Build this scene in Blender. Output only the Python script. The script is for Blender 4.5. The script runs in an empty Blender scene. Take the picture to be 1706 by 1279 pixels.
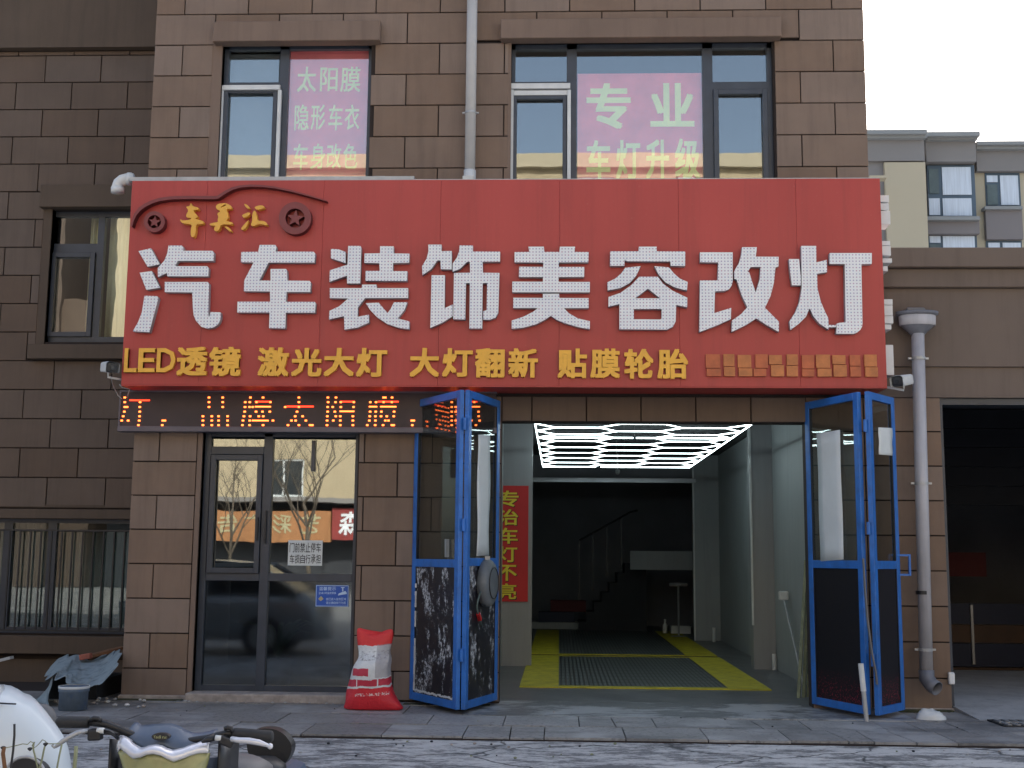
import bpy, bmesh, math, random
from mathutils import Vector, Matrix, noise
random.seed(7)
SC = bpy.context.scene
COL = SC.collection

# ---------------------------------------------------------------- camera, sky, sun, exposure
F = 2022.0; CAM = Vector((0.0, -12.85, 1.5))
_Y = Vector((79, 289.5, F)).normalized()
_Z = Vector((127, -14160, F)); _Z = (_Z - _Z.dot(_Y) * _Y).normalized()
_X = _Y.cross(_Z)
ROT = Matrix((_X, _Y, _Z))                       # rows are world axes seen from the lens (x right, y down, z forward)
cd = bpy.data.cameras.new('camera'); cam = bpy.data.objects.new('camera', cd); COL.objects.link(cam)
cd.sensor_width = 36.0; cd.lens = 36.0 * F / 1706.0; cd.clip_start = 0.05; cd.clip_end = 3000
cam.matrix_world = Matrix.Translation(CAM) @ (ROT @ Matrix(((1, 0, 0), (0, -1, 0), (0, 0, -1)))).to_4x4()
SC.camera = cam
W = bpy.data.worlds.new('World'); SC.world = W; W.use_nodes = True
nt = W.node_tree; bgn = nt.nodes['Background']
sky = nt.nodes.new('ShaderNodeTexSky'); sky.sky_type = 'NISHITA'; sky.sun_disc = False
SUN_EL, SUN_AZ = math.radians(38), math.radians(12)      # azimuth measured from +Y towards +X: behind the shop
sky.sun_elevation = SUN_EL; sky.sun_rotation = SUN_AZ
sky.air_density = 1.0; sky.dust_density = 3.0; sky.ozone_density = 1.0
hsv = nt.nodes.new('ShaderNodeHueSaturation'); hsv.inputs['Saturation'].default_value = .78      # hazy winter sky
nt.links.new(sky.outputs[0], hsv.inputs['Color']); nt.links.new(hsv.outputs[0], bgn.inputs[0]); bgn.inputs[1].default_value = 0.12
sl = bpy.data.lights.new('sun', 'SUN'); sl.energy = 3.2; sl.angle = math.radians(0.5); sl.color = (1, .95, .88)
so = bpy.data.objects.new('sun', sl); COL.objects.link(so)
sd = Vector((math.sin(SUN_AZ) * math.cos(SUN_EL), math.cos(SUN_AZ) * math.cos(SUN_EL), math.sin(SUN_EL)))
so.rotation_euler = sd.to_track_quat('Z', 'Y').to_euler(); so.location = (0, 20, 30)
SC.view_settings.view_transform = 'Standard'; SC.view_settings.look = 'None'
SC.view_settings.exposure = 1.55; SC.view_settings.gamma = 1.0
SC.cycles.max_bounces = 8; SC.cycles.transparent_max_bounces = 12

# ---------------------------------------------------------------- measuring helpers (survey of the photograph onto real planes)
def P(px, py, Y=0.0):                             # point of a vertical plane y = Y
    d = ROT @ Vector((px - 853, py - 639.5, F)); t = (Y - CAM.y) / d.y
    p = CAM + t * d; return (p.x, p.z)
def PX(px, py, Y=0.0): return P(px, py, Y)[0]
def PZ(px, py, Y=0.0): return P(px, py, Y)[1]
def PG(px, py, z=0.0):
    d = ROT @ Vector((px - 853, py - 639.5, F)); t = (z - CAM.z) / d.z
    p = CAM + t * d; return (p.x, p.y)

# ---------------------------------------------------------------- materials
def new_mat(name):
    m = bpy.data.materials.new(name); m.use_nodes = True
    n = m.node_tree.nodes; return m, n, m.node_tree.links, n['Principled BSDF']
def vmath(n, l, op, a, b=None):
    q = n.new('ShaderNodeMath'); q.operation = op
    for i, v in enumerate((a, b)):
        if v is None: continue
        if isinstance(v, (int, float)): q.inputs[i].default_value = v
        else: l.new(v, q.inputs[i])
    return q.outputs[0]
def mixc(n, l, fac, a, b, mode='MIX'):
    q = n.new('ShaderNodeMix'); q.data_type = 'RGBA'; q.blend_type = mode
    for s, v in ((q.inputs[0], fac), (q.inputs[6], a), (q.inputs[7], b)):
        if isinstance(v, (int, float)): s.default_value = v
        elif isinstance(v, tuple): s.default_value = (*v[:3], 1)
        else: l.new(v, s)
    return q.outputs[2]
def tex_noise(n, l, scale, detail=6, rough=.6, stretch=(1, 1, 1), coord='Position', dist=0):
    g = n.new('ShaderNodeNewGeometry').outputs['Position'] if coord == 'Position' else n.new('ShaderNodeTexCoord').outputs['Object']
    mp = n.new('ShaderNodeMapping'); mp.inputs['Scale'].default_value = stretch; l.new(g, mp.inputs[0])
    t = n.new('ShaderNodeTexNoise'); t.inputs['Scale'].default_value = scale; t.inputs['Detail'].default_value = detail
    t.inputs['Roughness'].default_value = rough; t.inputs['Distortion'].default_value = dist
    l.new(mp.outputs[0], t.inputs['Vector']); return t.outputs['Fac']
def ramp(n, l, v, lo, hi):
    q = n.new('ShaderNodeMapRange'); q.inputs[1].default_value = lo; q.inputs[2].default_value = hi; q.clamp = True
    l.new(v, q.inputs[0]); return q.outputs[0]
def bump(n, l, b, h, strength=.3, dist=.01):
    q = n.new('ShaderNodeBump'); q.inputs['Strength'].default_value = strength; q.inputs['Distance'].default_value = dist
    l.new(h, q.inputs['Height']); l.new(q.outputs[0], b.inputs['Normal'])
def surf(name, col, rough=.6, var=.25, scale=3.0, metal=0.0, rnd=0.0, bmp=.15, bscale=60, stretch=(1, 1, 1), streak=0.0, dirt=None, dirt_amt=0.0, spec=.5):
    """plain surface with uneven tone, grain and optional per-object variation and vertical streaks"""
    m, n, l, b = new_mat(name)
    f = tex_noise(n, l, scale, 7, .62, stretch)
    c = mixc(n, l, ramp(n, l, f, .3, .7), tuple(x * (1 - var) for x in col), tuple(min(1, x * (1 + var)) for x in col))
    if rnd:
        oi = n.new('ShaderNodeObjectInfo')
        hv = n.new('ShaderNodeHueSaturation')
        l.new(vmath(n, l, 'ADD', vmath(n, l, 'MULTIPLY', oi.outputs['Random'], rnd * 2), 1 - rnd), hv.inputs['Value'])
        l.new(vmath(n, l, 'ADD', vmath(n, l, 'MULTIPLY', oi.outputs['Random'], -.3), 1.15), hv.inputs['Saturation'])
        l.new(c, hv.inputs['Color']); c = hv.outputs[0]
    if streak:
        s = tex_noise(n, l, 5, 5, .7, (1.6, 1.6, .12))
        c = mixc(n, l, vmath(n, l, 'MULTIPLY', ramp(n, l, s, .48, .75), streak), c, tuple(x * .45 for x in col))
    if dirt:
        s = tex_noise(n, l, 9, 8, .75)
        c = mixc(n, l, vmath(n, l, 'MULTIPLY', ramp(n, l, s, .5, .68), dirt_amt), c, dirt)
    l.new(c, b.inputs['Base Color'])
    b.inputs['Roughness'].default_value = rough; b.inputs['Metallic'].default_value = metal
    b.inputs['Specular IOR Level'].default_value = spec
    if bmp: bump(n, l, b, tex_noise(n, l, bscale, 5, .6), bmp, .004)
    return m
def glow(name, col, strength):
    m, n, l, b = new_mat(name)
    b.inputs['Base Color'].default_value = (*col, 1); b.inputs['Emission Color'].default_value = (*col, 1)
    b.inputs['Emission Strength'].default_value = strength; return m
def glass(name, refl=.3, tint=(.8, .85, .85), rough=.0, wave=.0):
    m, n, l, b = new_mat(name); out = n['Material Output']; n.remove(b)
    tr = n.new('ShaderNodeBsdfTransparent'); tr.inputs[0].default_value = (*tint, 1)
    gl = n.new('ShaderNodeBsdfGlossy'); gl.inputs['Roughness'].default_value = rough; gl.inputs[0].default_value = (.95, 1, .98, 1)
    if wave:
        q = n.new('ShaderNodeBump'); q.inputs['Strength'].default_value = wave; q.inputs['Distance'].default_value = .01
        l.new(tex_noise(n, l, 1.6, 2, .4), q.inputs['Height']); l.new(q.outputs[0], gl.inputs['Normal'])
    mx = n.new('ShaderNodeMixShader'); mx.inputs[0].default_value = refl
    l.new(tr.outputs[0], mx.inputs[1]); l.new(gl.outputs[0], mx.inputs[2]); l.new(mx.outputs[0], out.inputs[0]); return m

M = {}
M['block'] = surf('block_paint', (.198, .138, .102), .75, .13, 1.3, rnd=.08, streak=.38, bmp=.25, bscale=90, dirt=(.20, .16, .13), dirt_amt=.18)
M['block_wing_header_shade'] = surf('wing_block_header_shade_paint', (.112, .079, .058), .75, .13, 1.3, rnd=.07, streak=.35, bmp=.25, bscale=90)  # wing block colour; on the bay header it stands in for the sign's shade
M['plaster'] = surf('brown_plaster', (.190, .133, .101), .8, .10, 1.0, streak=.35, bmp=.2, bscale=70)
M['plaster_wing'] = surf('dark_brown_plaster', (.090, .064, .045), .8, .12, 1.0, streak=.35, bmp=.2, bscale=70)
M['joint'] = surf('joint_plaster', (.028, .019, .016), .9, .2, 4, bmp=.1)
M['annexe'] = surf('annexe_plaster', (.145, .110, .088), .8, .10, .8, streak=.3, bmp=.2, bscale=70)
M['frame'] = surf('window_frame_paint', (.040, .050, .068), .35, .15, 6, bmp=.03)
M['white_pl'] = surf('white_plastic', (.62, .64, .64), .4, .08, 4, bmp=.03, streak=.15)
M['pipe'] = surf('pipe_plastic', (.43, .43, .46), .45, .10, 3, bmp=.05, streak=.45)
M['pipe_up'] = surf('pipe_plastic_pale', (.46, .46, .46), .45, .08, 3, bmp=.05, streak=.25)
M['hopper'] = surf('hopper_plastic', (.15, .16, .19), .5, .2, 5, bmp=.1, streak=.4)
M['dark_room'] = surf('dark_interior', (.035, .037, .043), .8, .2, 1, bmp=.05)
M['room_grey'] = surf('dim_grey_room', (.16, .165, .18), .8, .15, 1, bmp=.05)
M['bay_wall'] = surf('bay_wall_paint', (.30, .325, .335), .55, .08, .7, bmp=.05, streak=.3)
M['bay_jamb'] = surf('bay_jamb_panel', (.27, .275, .285), .55, .06, .7, bmp=.05, streak=.2)
M['trim_white'] = surf('white_trim', (.6, .62, .62), .4, .1, 3, bmp=.02)
M['alu'] = surf('aluminium', (.42, .45, .48), .35, .1, 4, metal=.7, bmp=.02)
M['steel'] = surf('galvanised_steel', (.40, .41, .42), .45, .15, 6, metal=.5, bmp=.05)
M['blue'] = surf('blue_door_paint', (.024, .150, .50), .38, .22, 4, bmp=.06, streak=.35, dirt=(.05, .07, .12), dirt_amt=.35)
M['paper'] = surf('white_paper', (.62, .66, .66), .7, .06, 3, bmp=.15, bscale=8)
M['white'] = surf('white_sheet', (.72, .74, .76), .6, .03, 3, bmp=0)
M['yellow'] = surf('yellow_letter_acrylic', (.84, .44, .05), .35, .07, 4, bmp=.05, dirt=(.5, .24, .04), dirt_amt=.3)
M['yellow_br'] = surf('yellow_brush_acrylic', (.80, .42, .06), .4, .12, 9, bmp=.05, dirt=(.6, .3, .05), dirt_amt=.5)
M['orange_worn'] = surf('worn_orange_acrylic', (.50, .17, .05), .5, .25, 9, bmp=.05)
M['orange_dull'] = surf('dull_orange_acrylic', (.46, .115, .04), .5, .25, 9, bmp=.05)
M['logo_red'] = surf('dark_red_acrylic', (.20, .035, .038), .4, .15, 5, bmp=.03)
M['logo_side'] = surf('darker_red_return', (.09, .012, .014), .5, .15, 5, bmp=.03)
M['black'] = surf('black_plastic', (.014, .015, .018), .45, .2, 5, bmp=.1)
M['rubber'] = surf('rubber', (.02, .021, .023), .65, .2, 6, bmp=.2)
M['ledbox'] = surf('led_sign_face', (.040, .026, .030), .5, .15, 4, bmp=.03)
M['ledframe'] = surf('led_sign_frame', (.11, .10, .125), .4, .15, 4, metal=.2, bmp=.03)
M['led'] = glow('led_orange', (1, .16, .03), 1.9)
M['led_red'] = glow('led_red', (1, .04, .012), 1.3)
M['tube'] = glow('led_tube', (.80, .98, 1), 3.4)
M['cream'] = surf('cream_render', (.42, .34, .22), .85, .08, .3, bmp=0, streak=.15)
M['far_beige'] = surf('beige_render', (.44, .38, .27), .85, .05, .2, bmp=0)
M['far_grey'] = surf('grey_brown_render', (.215, .20, .19), .85, .05, .2, bmp=0)
M['far_brown'] = surf('warm_grey_render', (.19, .17, .165), .85, .05, .2, bmp=0)
M['far_frame'] = surf('far_window_frame', (.06, .09, .12), .5, .1, 1, bmp=0)
M['far_corn'] = surf('cornice_render', (.24, .245, .24), .85, .06, .2, bmp=0)
M['curtain'] = surf('pale_curtain', (.55, .60, .66), .9, .15, 2, stretch=(6, 6, .3), bmp=0)
M['curtain_cream'] = surf('cream_curtain', (.82, .76, .52), .9, .3, 2, stretch=(4, 4, .4), bmp=0)
M['screen'] = surf('grey_insect_screen', (.10, .13, .13), .8, .2, 2, bmp=0)
M['glass_up'] = glass('sky_facing_glass', .15, (.94, .96, .97), wave=.05)
M['glass_wing'] = glass('wing_glass', .15, (.95, .97, .97), wave=.12)
M['glass_door'] = glass('shopfront_glass', .25, (.55, .6, .62), rough=.012, wave=.05)
M['glass_wing_low'] = glass('wing_lower_glass', .08, (.8, .85, .85))
M['glass_low'] = glass('lower_shopfront_glass', .15, (.55, .60, .66), rough=.06)
M['glass_fold'] = glass('folding_door_glass', .09, (.74, .78, .78))
M['far_glass'] = glass('far_window_glass', .35, (.9, .95, 1))
M['concrete'] = surf('pale_concrete', (.38, .385, .39), .85, .15, 2.5, bmp=.3, bscale=40, dirt=(.16, .17, .18), dirt_amt=.5)
M['rubble'] = surf('mortar_edge', (.34, .30, .27), .9, .3, 9, bmp=.6, bscale=40)
M['wood'] = surf('weathered_wood', (.16, .075, .035), .8, .3, 4, stretch=(.5, 4, 4), bmp=.3)
M['tarp'] = surf('grey_blue_tarp', (.24, .30, .33), .6, .6, 9, bmp=.5, bscale=30, dirt=(.10, .11, .12), dirt_amt=.7)
M['bucket'] = surf('dirty_blue_grey_bucket', (.12, .16, .21), .5, .3, 6, bmp=.1, dirt=(.03, .10, .28), dirt_amt=.9)
M['brown_led'] = surf('brown_strip', (.13, .10, .09), .6, .3, 4, bmp=.2)
M['cable'] = surf('grey_cable', (.35, .35, .34), .5, .1, 4, bmp=0)
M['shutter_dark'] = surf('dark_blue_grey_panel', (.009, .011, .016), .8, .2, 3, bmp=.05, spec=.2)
M['red_cloth'] = surf('red_board', (.10, .012, .014), .7, .1, 2, bmp=0)
M['blue_dk'] = surf('dark_blue_box', (.010, .016, .045), .6, .1, 2, bmp=0)
M['brown_wood'] = surf('brown_cabinet_wood', (.06, .028, .012), .6, .3, 3, bmp=.1)
M['white_body'] = surf('white_vehicle_paint', (.66, .72, .75), .25, .03, 2, bmp=.01)
M['silver_car'] = surf('silver_car_paint', (.33, .36, .38), .25, .05, 2, metal=.3, bmp=0)
M['car_glass'] = surf('dark_car_glass', (.02, .025, .03), .08, .1, 2, bmp=0)
M['scoot_blue'] = surf('blue_grey_fairing', (.085, .115, .17), .35, .15, 5, bmp=.03, dirt=(.15, .16, .18), dirt_amt=.5)
M['chrome'] = surf('silver_trim', (.72, .73, .78), .22, .05, 4, metal=.35, bmp=.02)
M['lens'] = surf('yellowed_lens', (.30, .31, .15), .18, .22, 14, bmp=.15, bscale=25, spec=.7)
M['taupe'] = surf('taupe_plastic', (.15, .145, .145), .5, .1, 4, bmp=.05)
M['stalk'] = surf('dry_stalk', (.24, .26, .16), .8, .3, 8, bmp=.1)
M['leaf'] = surf('plant_leaf', (.06, .10, .04), .6, .3, 8, bmp=.1)
M['bark'] = surf('bark', (.10, .08, .06), .9, .3, 8, bmp=.3)
M['orange_sign'] = surf('orange_sign_board', (.36, .16, .06), .6, .1, 2, bmp=0)
M['red_sign2'] = surf('red_sign_board', (.24, .03, .025), .6, .1, 2, bmp=0)
M['pale_letter'] = surf('pale_yellow_letters', (.42, .38, .22), .6, .1, 4, bmp=0)
M['poster'] = surf('poster_vinyl', (.80, .18, .20), .45, .16, 3.2, bmp=.5, bscale=5)
M['poster_txt'] = surf('poster_yellow_print', (.80, .85, .34), .55, .08, 4, bmp=0)
M['banner_red'] = surf('banner_red', (.52, .018, .020), .6, .08, 2, bmp=.1, bscale=6)
M['banner_yel'] = surf('banner_yellow', (.72, .60, .04), .6, .05, 4, bmp=0)
M['banner_blk'] = surf('banner_outline', (.03, .012, .01), .6, .05, 4, bmp=0)
M['ink'] = surf('black_ink', (.02, .02, .022), .6, .1, 4, bmp=0)
M['cctv_blue'] = surf('blue_notice_plate', (.015, .09, .45), .4, .08, 4, bmp=0)
M['pale_blue'] = surf('pale_blue_print', (.50, .66, .85), .5, .05, 4, bmp=0)
M['mat_yellow'] = surf('yellow_floor_paint', (.50, .44, .02), .6, .2, 4, bmp=.15, dirt=(.16, .15, .04), dirt_amt=.6)

def mat_sign():
    m, n, l, b = new_mat('red_aluminium_composite')
    a = tex_noise(n, l, 1.1, 3, .5, (1, 1, .35)); s = tex_noise(n, l, 7, 6, .7, (1.4, 1, .08))
    c = mixc(n, l, ramp(n, l, a, .3, .7), (.385, .040, .034), (.455, .052, .045))
    c = mixc(n, l, vmath(n, l, 'MULTIPLY', ramp(n, l, s, .48, .76), .6), c, (.30, .034, .030))
    c = mixc(n, l, vmath(n, l, 'MULTIPLY', ramp(n, l, tex_noise(n, l, 26, 5, .7), .60, .8), .35), c, (.5, .2, .16))
    l.new(c, b.inputs['Base Color']); b.inputs['Roughness'].default_value = .42
    bump(n, l, b, tex_noise(n, l, 1.4, 2, .4, (1, 1, .5)), .25, .02); return m
M['sign'] = mat_sign()
def mat_dots():
    """white letter face with a grid of small LED holes (flat print)"""
    m, n, l, b = new_mat('white_led_letter_face')
    g = n.new('ShaderNodeNewGeometry'); sx = n.new('ShaderNodeSeparateXYZ'); l.new(g.outputs['Position'], sx.inputs[0])
    sp = .0335
    def cell(o): return vmath(n, l, 'SUBTRACT', vmath(n, l, 'FRACT', vmath(n, l, 'DIVIDE', o, sp)), .5)
    fx, fz = cell(sx.outputs[0]), cell(sx.outputs[2])
    d = vmath(n, l, 'SQRT', vmath(n, l, 'ADD', vmath(n, l, 'MULTIPLY', fx, fx), vmath(n, l, 'MULTIPLY', fz, fz)))
    dot = vmath(n, l, 'SUBTRACT', 1, ramp(n, l, d, .16, .27))
    hue = tex_noise(n, l, 40, 1, .5)
    dc = mixc(n, l, ramp(n, l, hue, .35, .65), (.22, .30, .50), (.50, .24, .34))
    base = mixc(n, l, ramp(n, l, tex_noise(n, l, 3, 6, .6), .3, .7), (.74, .77, .79), (.82, .84, .84))
    sn = n.new('ShaderNodeSeparateXYZ'); l.new(g.outputs['Normal'], sn.inputs[0])
    front = vmath(n, l, 'GREATER_THAN', vmath(n, l, 'MULTIPLY', sn.outputs[1], -1), .9)
    l.new(mixc(n, l, vmath(n, l, 'MULTIPLY', dot, vmath(n, l, 'MULTIPLY', front, .9)), base, dc), b.inputs['Base Color'])
    b.inputs['Roughness'].default_value = .4; return m
M['dots'] = mat_dots()
M['letter_side'] = surf('letter_return', (.36, .36, .37), .5, .2, 5, bmp=.03, streak=.3)
def mat_peel():
    """black door panel with peeled white film left on it"""
    m, n, l, b = new_mat('black_panel_peeled_film')
    a = tex_noise(n, l, 3.6, 10, .82, (1.3, 1.3, .75), dist=.2); s = tex_noise(n, l, 42, 6, .8, (1, 1, .7))
    f = vmath(n, l, 'MULTIPLY', ramp(n, l, a, .525, .545), ramp(n, l, s, .46, .53))
    g = n.new('ShaderNodeNewGeometry'); sx = n.new('ShaderNodeSeparateXYZ'); l.new(g.outputs['Position'], sx.inputs[0])
    l.new(mixc(n, l, vmath(n, l, 'MULTIPLY', f, .85), (.015, .014, .020), (.60, .63, .66)), b.inputs['Base Color'])
    l.new(mixc(n, l, f, (.3, .3, .3), (.8, .8, .8)), b.inputs['Roughness']); return m
M['peel'] = mat_peel()
def mat_dark_panel():
    m, n, l, b = new_mat('black_panel_red_specks')
    g = n.new('ShaderNodeNewGeometry'); sx = n.new('ShaderNodeSeparateXYZ'); l.new(g.outputs['Position'], sx.inputs[0])
    low = vmath(n, l, 'SUBTRACT', 1, ramp(n, l, sx.outputs[2], .18, .42))
    f = vmath(n, l, 'MULTIPLY', ramp(n, l, tex_noise(n, l, 55, 3, .8), .56, .60), low)
    l.new(mixc(n, l, vmath(n, l, 'MULTIPLY', f, .8), (.010, .009, .012), (.34, .03, .06)), b.inputs['Base Color'])
    b.inputs['Roughness'].default_value = .55; b.inputs['Specular IOR Level'].default_value = .25; return m
M['dark_panel'] = mat_dark_panel()
def mat_slab():
    m, n, l, b = new_mat('paving_slab_stone')
    oi = n.new('ShaderNodeObjectInfo')
    a = tex_noise(n, l, 2.2, 9, .68); f = tex_noise(n, l, 22, 6, .7); d = tex_noise(n, l, .9, 6, .6)
    c = mixc(n, l, ramp(n, l, a, .3, .7), (.195, .192, .19), (.345, .34, .335))
    c = mixc(n, l, vmath(n, l, 'MULTIPLY', ramp(n, l, f, .50, .66), .8), c, (.085, .087, .09))
    c = mixc(n, l, vmath(n, l, 'MULTIPLY', ramp(n, l, tex_noise(n, l, 1.7, 7, .7, (.4, 1, 1)), .52, .62), .6), c, (.10, .105, .11))
    c = mixc(n, l, vmath(n, l, 'MULTIPLY', ramp(n, l, vmath(n, l, 'ADD', d, vmath(n, l, 'MULTIPLY', f, .3)), .68, .74), .55), c, (.42, .42, .42))
    hv = n.new('ShaderNodeHueSaturation'); l.new(vmath(n, l, 'ADD', vmath(n, l, 'MULTIPLY', oi.outputs['Random'], .35), .82), hv.inputs['Value'])
    l.new(c, hv.inputs['Color']); l.new(hv.outputs[0], b.inputs['Base Color'])
    l.new(vmath(n, l, 'ADD', vmath(n, l, 'MULTIPLY', a, .5), .3), b.inputs['Roughness'])
    bump(n, l, b, f, .5, .006); return m
M['slab'] = mat_slab()
def mat_road():
    m, n, l, b = new_mat('worn_concrete_road')
    a = tex_noise(n, l, 2.6, 10, .75, (.5, 1.3, 1), dist=.4); f = tex_noise(n, l, 11, 9, .78, (.45, 1.1, 1)); e = tex_noise(n, l, 60, 4, .7)
    base = mixc(n, l, ramp(n, l, e, .3, .7), (.105, .108, .11), (.20, .20, .20))
    h2 = tex_noise(n, l, 38, 7, .8, (.6, 1, 1))
    pat = vmath(n, l, 'ADD', vmath(n, l, 'MULTIPLY', a, .50), vmath(n, l, 'ADD', vmath(n, l, 'MULTIPLY', f, .42), vmath(n, l, 'MULTIPLY', h2, .22)))
    c = mixc(n, l, ramp(n, l, pat, .535, .60), base, (.52, .515, .50))
    v = n.new('ShaderNodeTexVoronoi'); v.feature = 'DISTANCE_TO_EDGE'; v.inputs['Scale'].default_value = .55
    g = n.new('ShaderNodeNewGeometry'); ad = n.new('ShaderNodeVectorMath'); ad.operation = 'ADD'
    tn = n.new('ShaderNodeTexNoise'); tn.inputs['Scale'].default_value = 2.5; tn.inputs['Detail'].default_value = 8
    l.new(g.outputs['Position'], tn.inputs['Vector']); l.new(g.outputs['Position'], ad.inputs[0]); 
    sc = n.new('ShaderNodeVectorMath'); sc.operation = 'SCALE'; sc.inputs[3].default_value = .55; l.new(tn.outputs['Color'], sc.inputs[0]); l.new(sc.outputs[0], ad.inputs[1])
    l.new(ad.outputs[0], v.inputs['Vector'])
    crack = vmath(n, l, 'SUBTRACT', 1, ramp(n, l, v.outputs['Distance'], .004, .014))
    c = mixc(n, l, vmath(n, l, 'MULTIPLY', crack, .85), c, (.03, .033, .036))
    l.new(c, b.inputs['Base Color']); b.inputs['Roughness'].default_value = .8
    h = vmath(n, l, 'SUBTRACT', vmath(n, l, 'ADD', pat, vmath(n, l, 'MULTIPLY', e, .2)), vmath(n, l, 'MULTIPLY', crack, .8))
    bump(n, l, b, h, .6, .012); return m
M['road'] = mat_road()
def mat_apron():
    m, n, l, b = new_mat('stained_apron_concrete')
    a = tex_noise(n, l, 1.3, 9, .7, (.6, 1, 1), dist=.5); f = tex_noise(n, l, 9, 8, .75, (.5, 1, 1)); e = tex_noise(n, l, 70, 4, .7)
    c = mixc(n, l, ramp(n, l, f, .3, .7), (.10, .105, .112), (.17, .178, .185))
    g = n.new('ShaderNodeNewGeometry'); sx = n.new('ShaderNodeSeparateXYZ'); l.new(g.outputs['Position'], sx.inputs[0])
    pat = ramp(n, l, vmath(n, l, 'ADD', a, vmath(n, l, 'MULTIPLY', f, .35)), .66, .72)
    c = mixc(n, l, vmath(n, l, 'MULTIPLY', pat, .8), c, (.42, .43, .44))
    l.new(c, b.inputs['Base Color']); l.new(vmath(n, l, 'ADD', vmath(n, l, 'MULTIPLY', a, .5), .18), b.inputs['Roughness'])
    bump(n, l, b, e, .3, .004); return m
M['apron'] = mat_apron()
def mat_bayfloor():
    m, n, l, b = new_mat('wet_grey_floor')
    a = tex_noise(n, l, 2.0, 8, .7)
    l.new(mixc(n, l, ramp(n, l, a, .3, .7), (.075, .080, .085), (.17, .18, .19)), b.inputs['Base Color'])
    l.new(vmath(n, l, 'ADD', vmath(n, l, 'MULTIPLY', a, .5), .12), b.inputs['Roughness']); bump(n, l, b, tex_noise(n, l, 30, 5, .6), .2, .004); return m
M['bayfloor'] = mat_bayfloor()
def mat_grate():
    m, n, l, b = new_mat('ribbed_floor_grating')
    g = n.new('ShaderNodeNewGeometry'); sx = n.new('ShaderNodeSeparateXYZ'); l.new(g.outputs['Position'], sx.inputs[0])
    w = vmath(n, l, 'ABSOLUTE', vmath(n, l, 'SUBTRACT', vmath(n, l, 'FRACT', vmath(n, l, 'DIVIDE', sx.outputs[0], .055)), .5))
    w2 = vmath(n, l, 'ABSOLUTE', vmath(n, l, 'SUBTRACT', vmath(n, l, 'FRACT', vmath(n, l, 'DIVIDE', sx.outputs[1], .4)), .5))
    f = vmath(n, l, 'MULTIPLY', ramp(n, l, w, .10, .25), ramp(n, l, w2, .03, .05))
    l.new(mixc(n, l, f, (.020, .023, .023), (.13, .15, .15)), b.inputs['Base Color']); b.inputs['Roughness'].default_value = .4
    bump(n, l, b, f, .5, .01); return m
M['grate'] = mat_grate()
def mat_bag():
    m, n, l, b = new_mat('woven_bag_print')
    tc = n.new('ShaderNodeTexCoord'); sx = n.new('ShaderNodeSeparateXYZ'); l.new(tc.outputs['Object'], sx.inputs[0])
    x = sx.outputs[0]
    wob = vmath(n, l, 'MULTIPLY', vmath(n, l, 'SUBTRACT', tex_noise(n, l, 5, 4, .6), .5), .07)
    z = vmath(n, l, 'ADD', vmath(n, l, 'ADD', sx.outputs[2], wob), vmath(n, l, 'MULTIPLY', x, -.05))
    def band(o, lo, hi): return vmath(n, l, 'MULTIPLY', vmath(n, l, 'GREATER_THAN', o, lo), vmath(n, l, 'LESS_THAN', o, hi))
    red = (.60, .022, .035)
    c = mixc(n, l, ramp(n, l, tex_noise(n, l, 12, 6, .7), .3, .7), (.55, .57, .58), (.74, .76, .76))
    c = mixc(n, l, band(z, -.1, .225), c, red)
    c = mixc(n, l, band(z, .245, .31), c, (.50, .03, .06))
    c = mixc(n, l, vmath(n, l, 'MULTIPLY', band(z, .245, .31), band(x, -.155, -.145)), c, (.7, .7, .7))
    c = mixc(n, l, vmath(n, l, 'MULTIPLY', band(z, .245, .31), band(x, .05, .062)), c, (.7, .7, .7))
    c = mixc(n, l, vmath(n, l, 'MULTIPLY', band(z, .345, .415), band(x, -.2, -.035)), c, (.50, .03, .06))
    pr = vmath(n, l, 'MULTIPLY', vmath(n, l, 'MULTIPLY', band(z, .145, .175), band(x, -.17, .17)), ramp(n, l, tex_noise(n, l, 75, 2, .5), .50, .54))
    c = mixc(n, l, vmath(n, l, 'MULTIPLY', pr, .8), c, (.75, .68, .66))
    c = mixc(n, l, band(z, .63, 1.2), c, (.66, .03, .03))
    # grey printing and grime round the neck
    gr = vmath(n, l, 'MULTIPLY', band(z, .49, .58), ramp(n, l, tex_noise(n, l, 28, 5, .8), .5, .6))
    c = mixc(n, l, vmath(n, l, 'MULTIPLY', gr, .7), c, (.10, .09, .09))
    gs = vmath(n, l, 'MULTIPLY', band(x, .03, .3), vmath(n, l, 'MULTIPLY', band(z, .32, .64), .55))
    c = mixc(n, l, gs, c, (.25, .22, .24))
    l.new(c, b.inputs['Base Color']); b.inputs['Roughness'].default_value = .5
    bump(n, l, b, tex_noise(n, l, 9, 6, .7), .8, .02); return m
M['bag'] = mat_bag()

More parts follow.
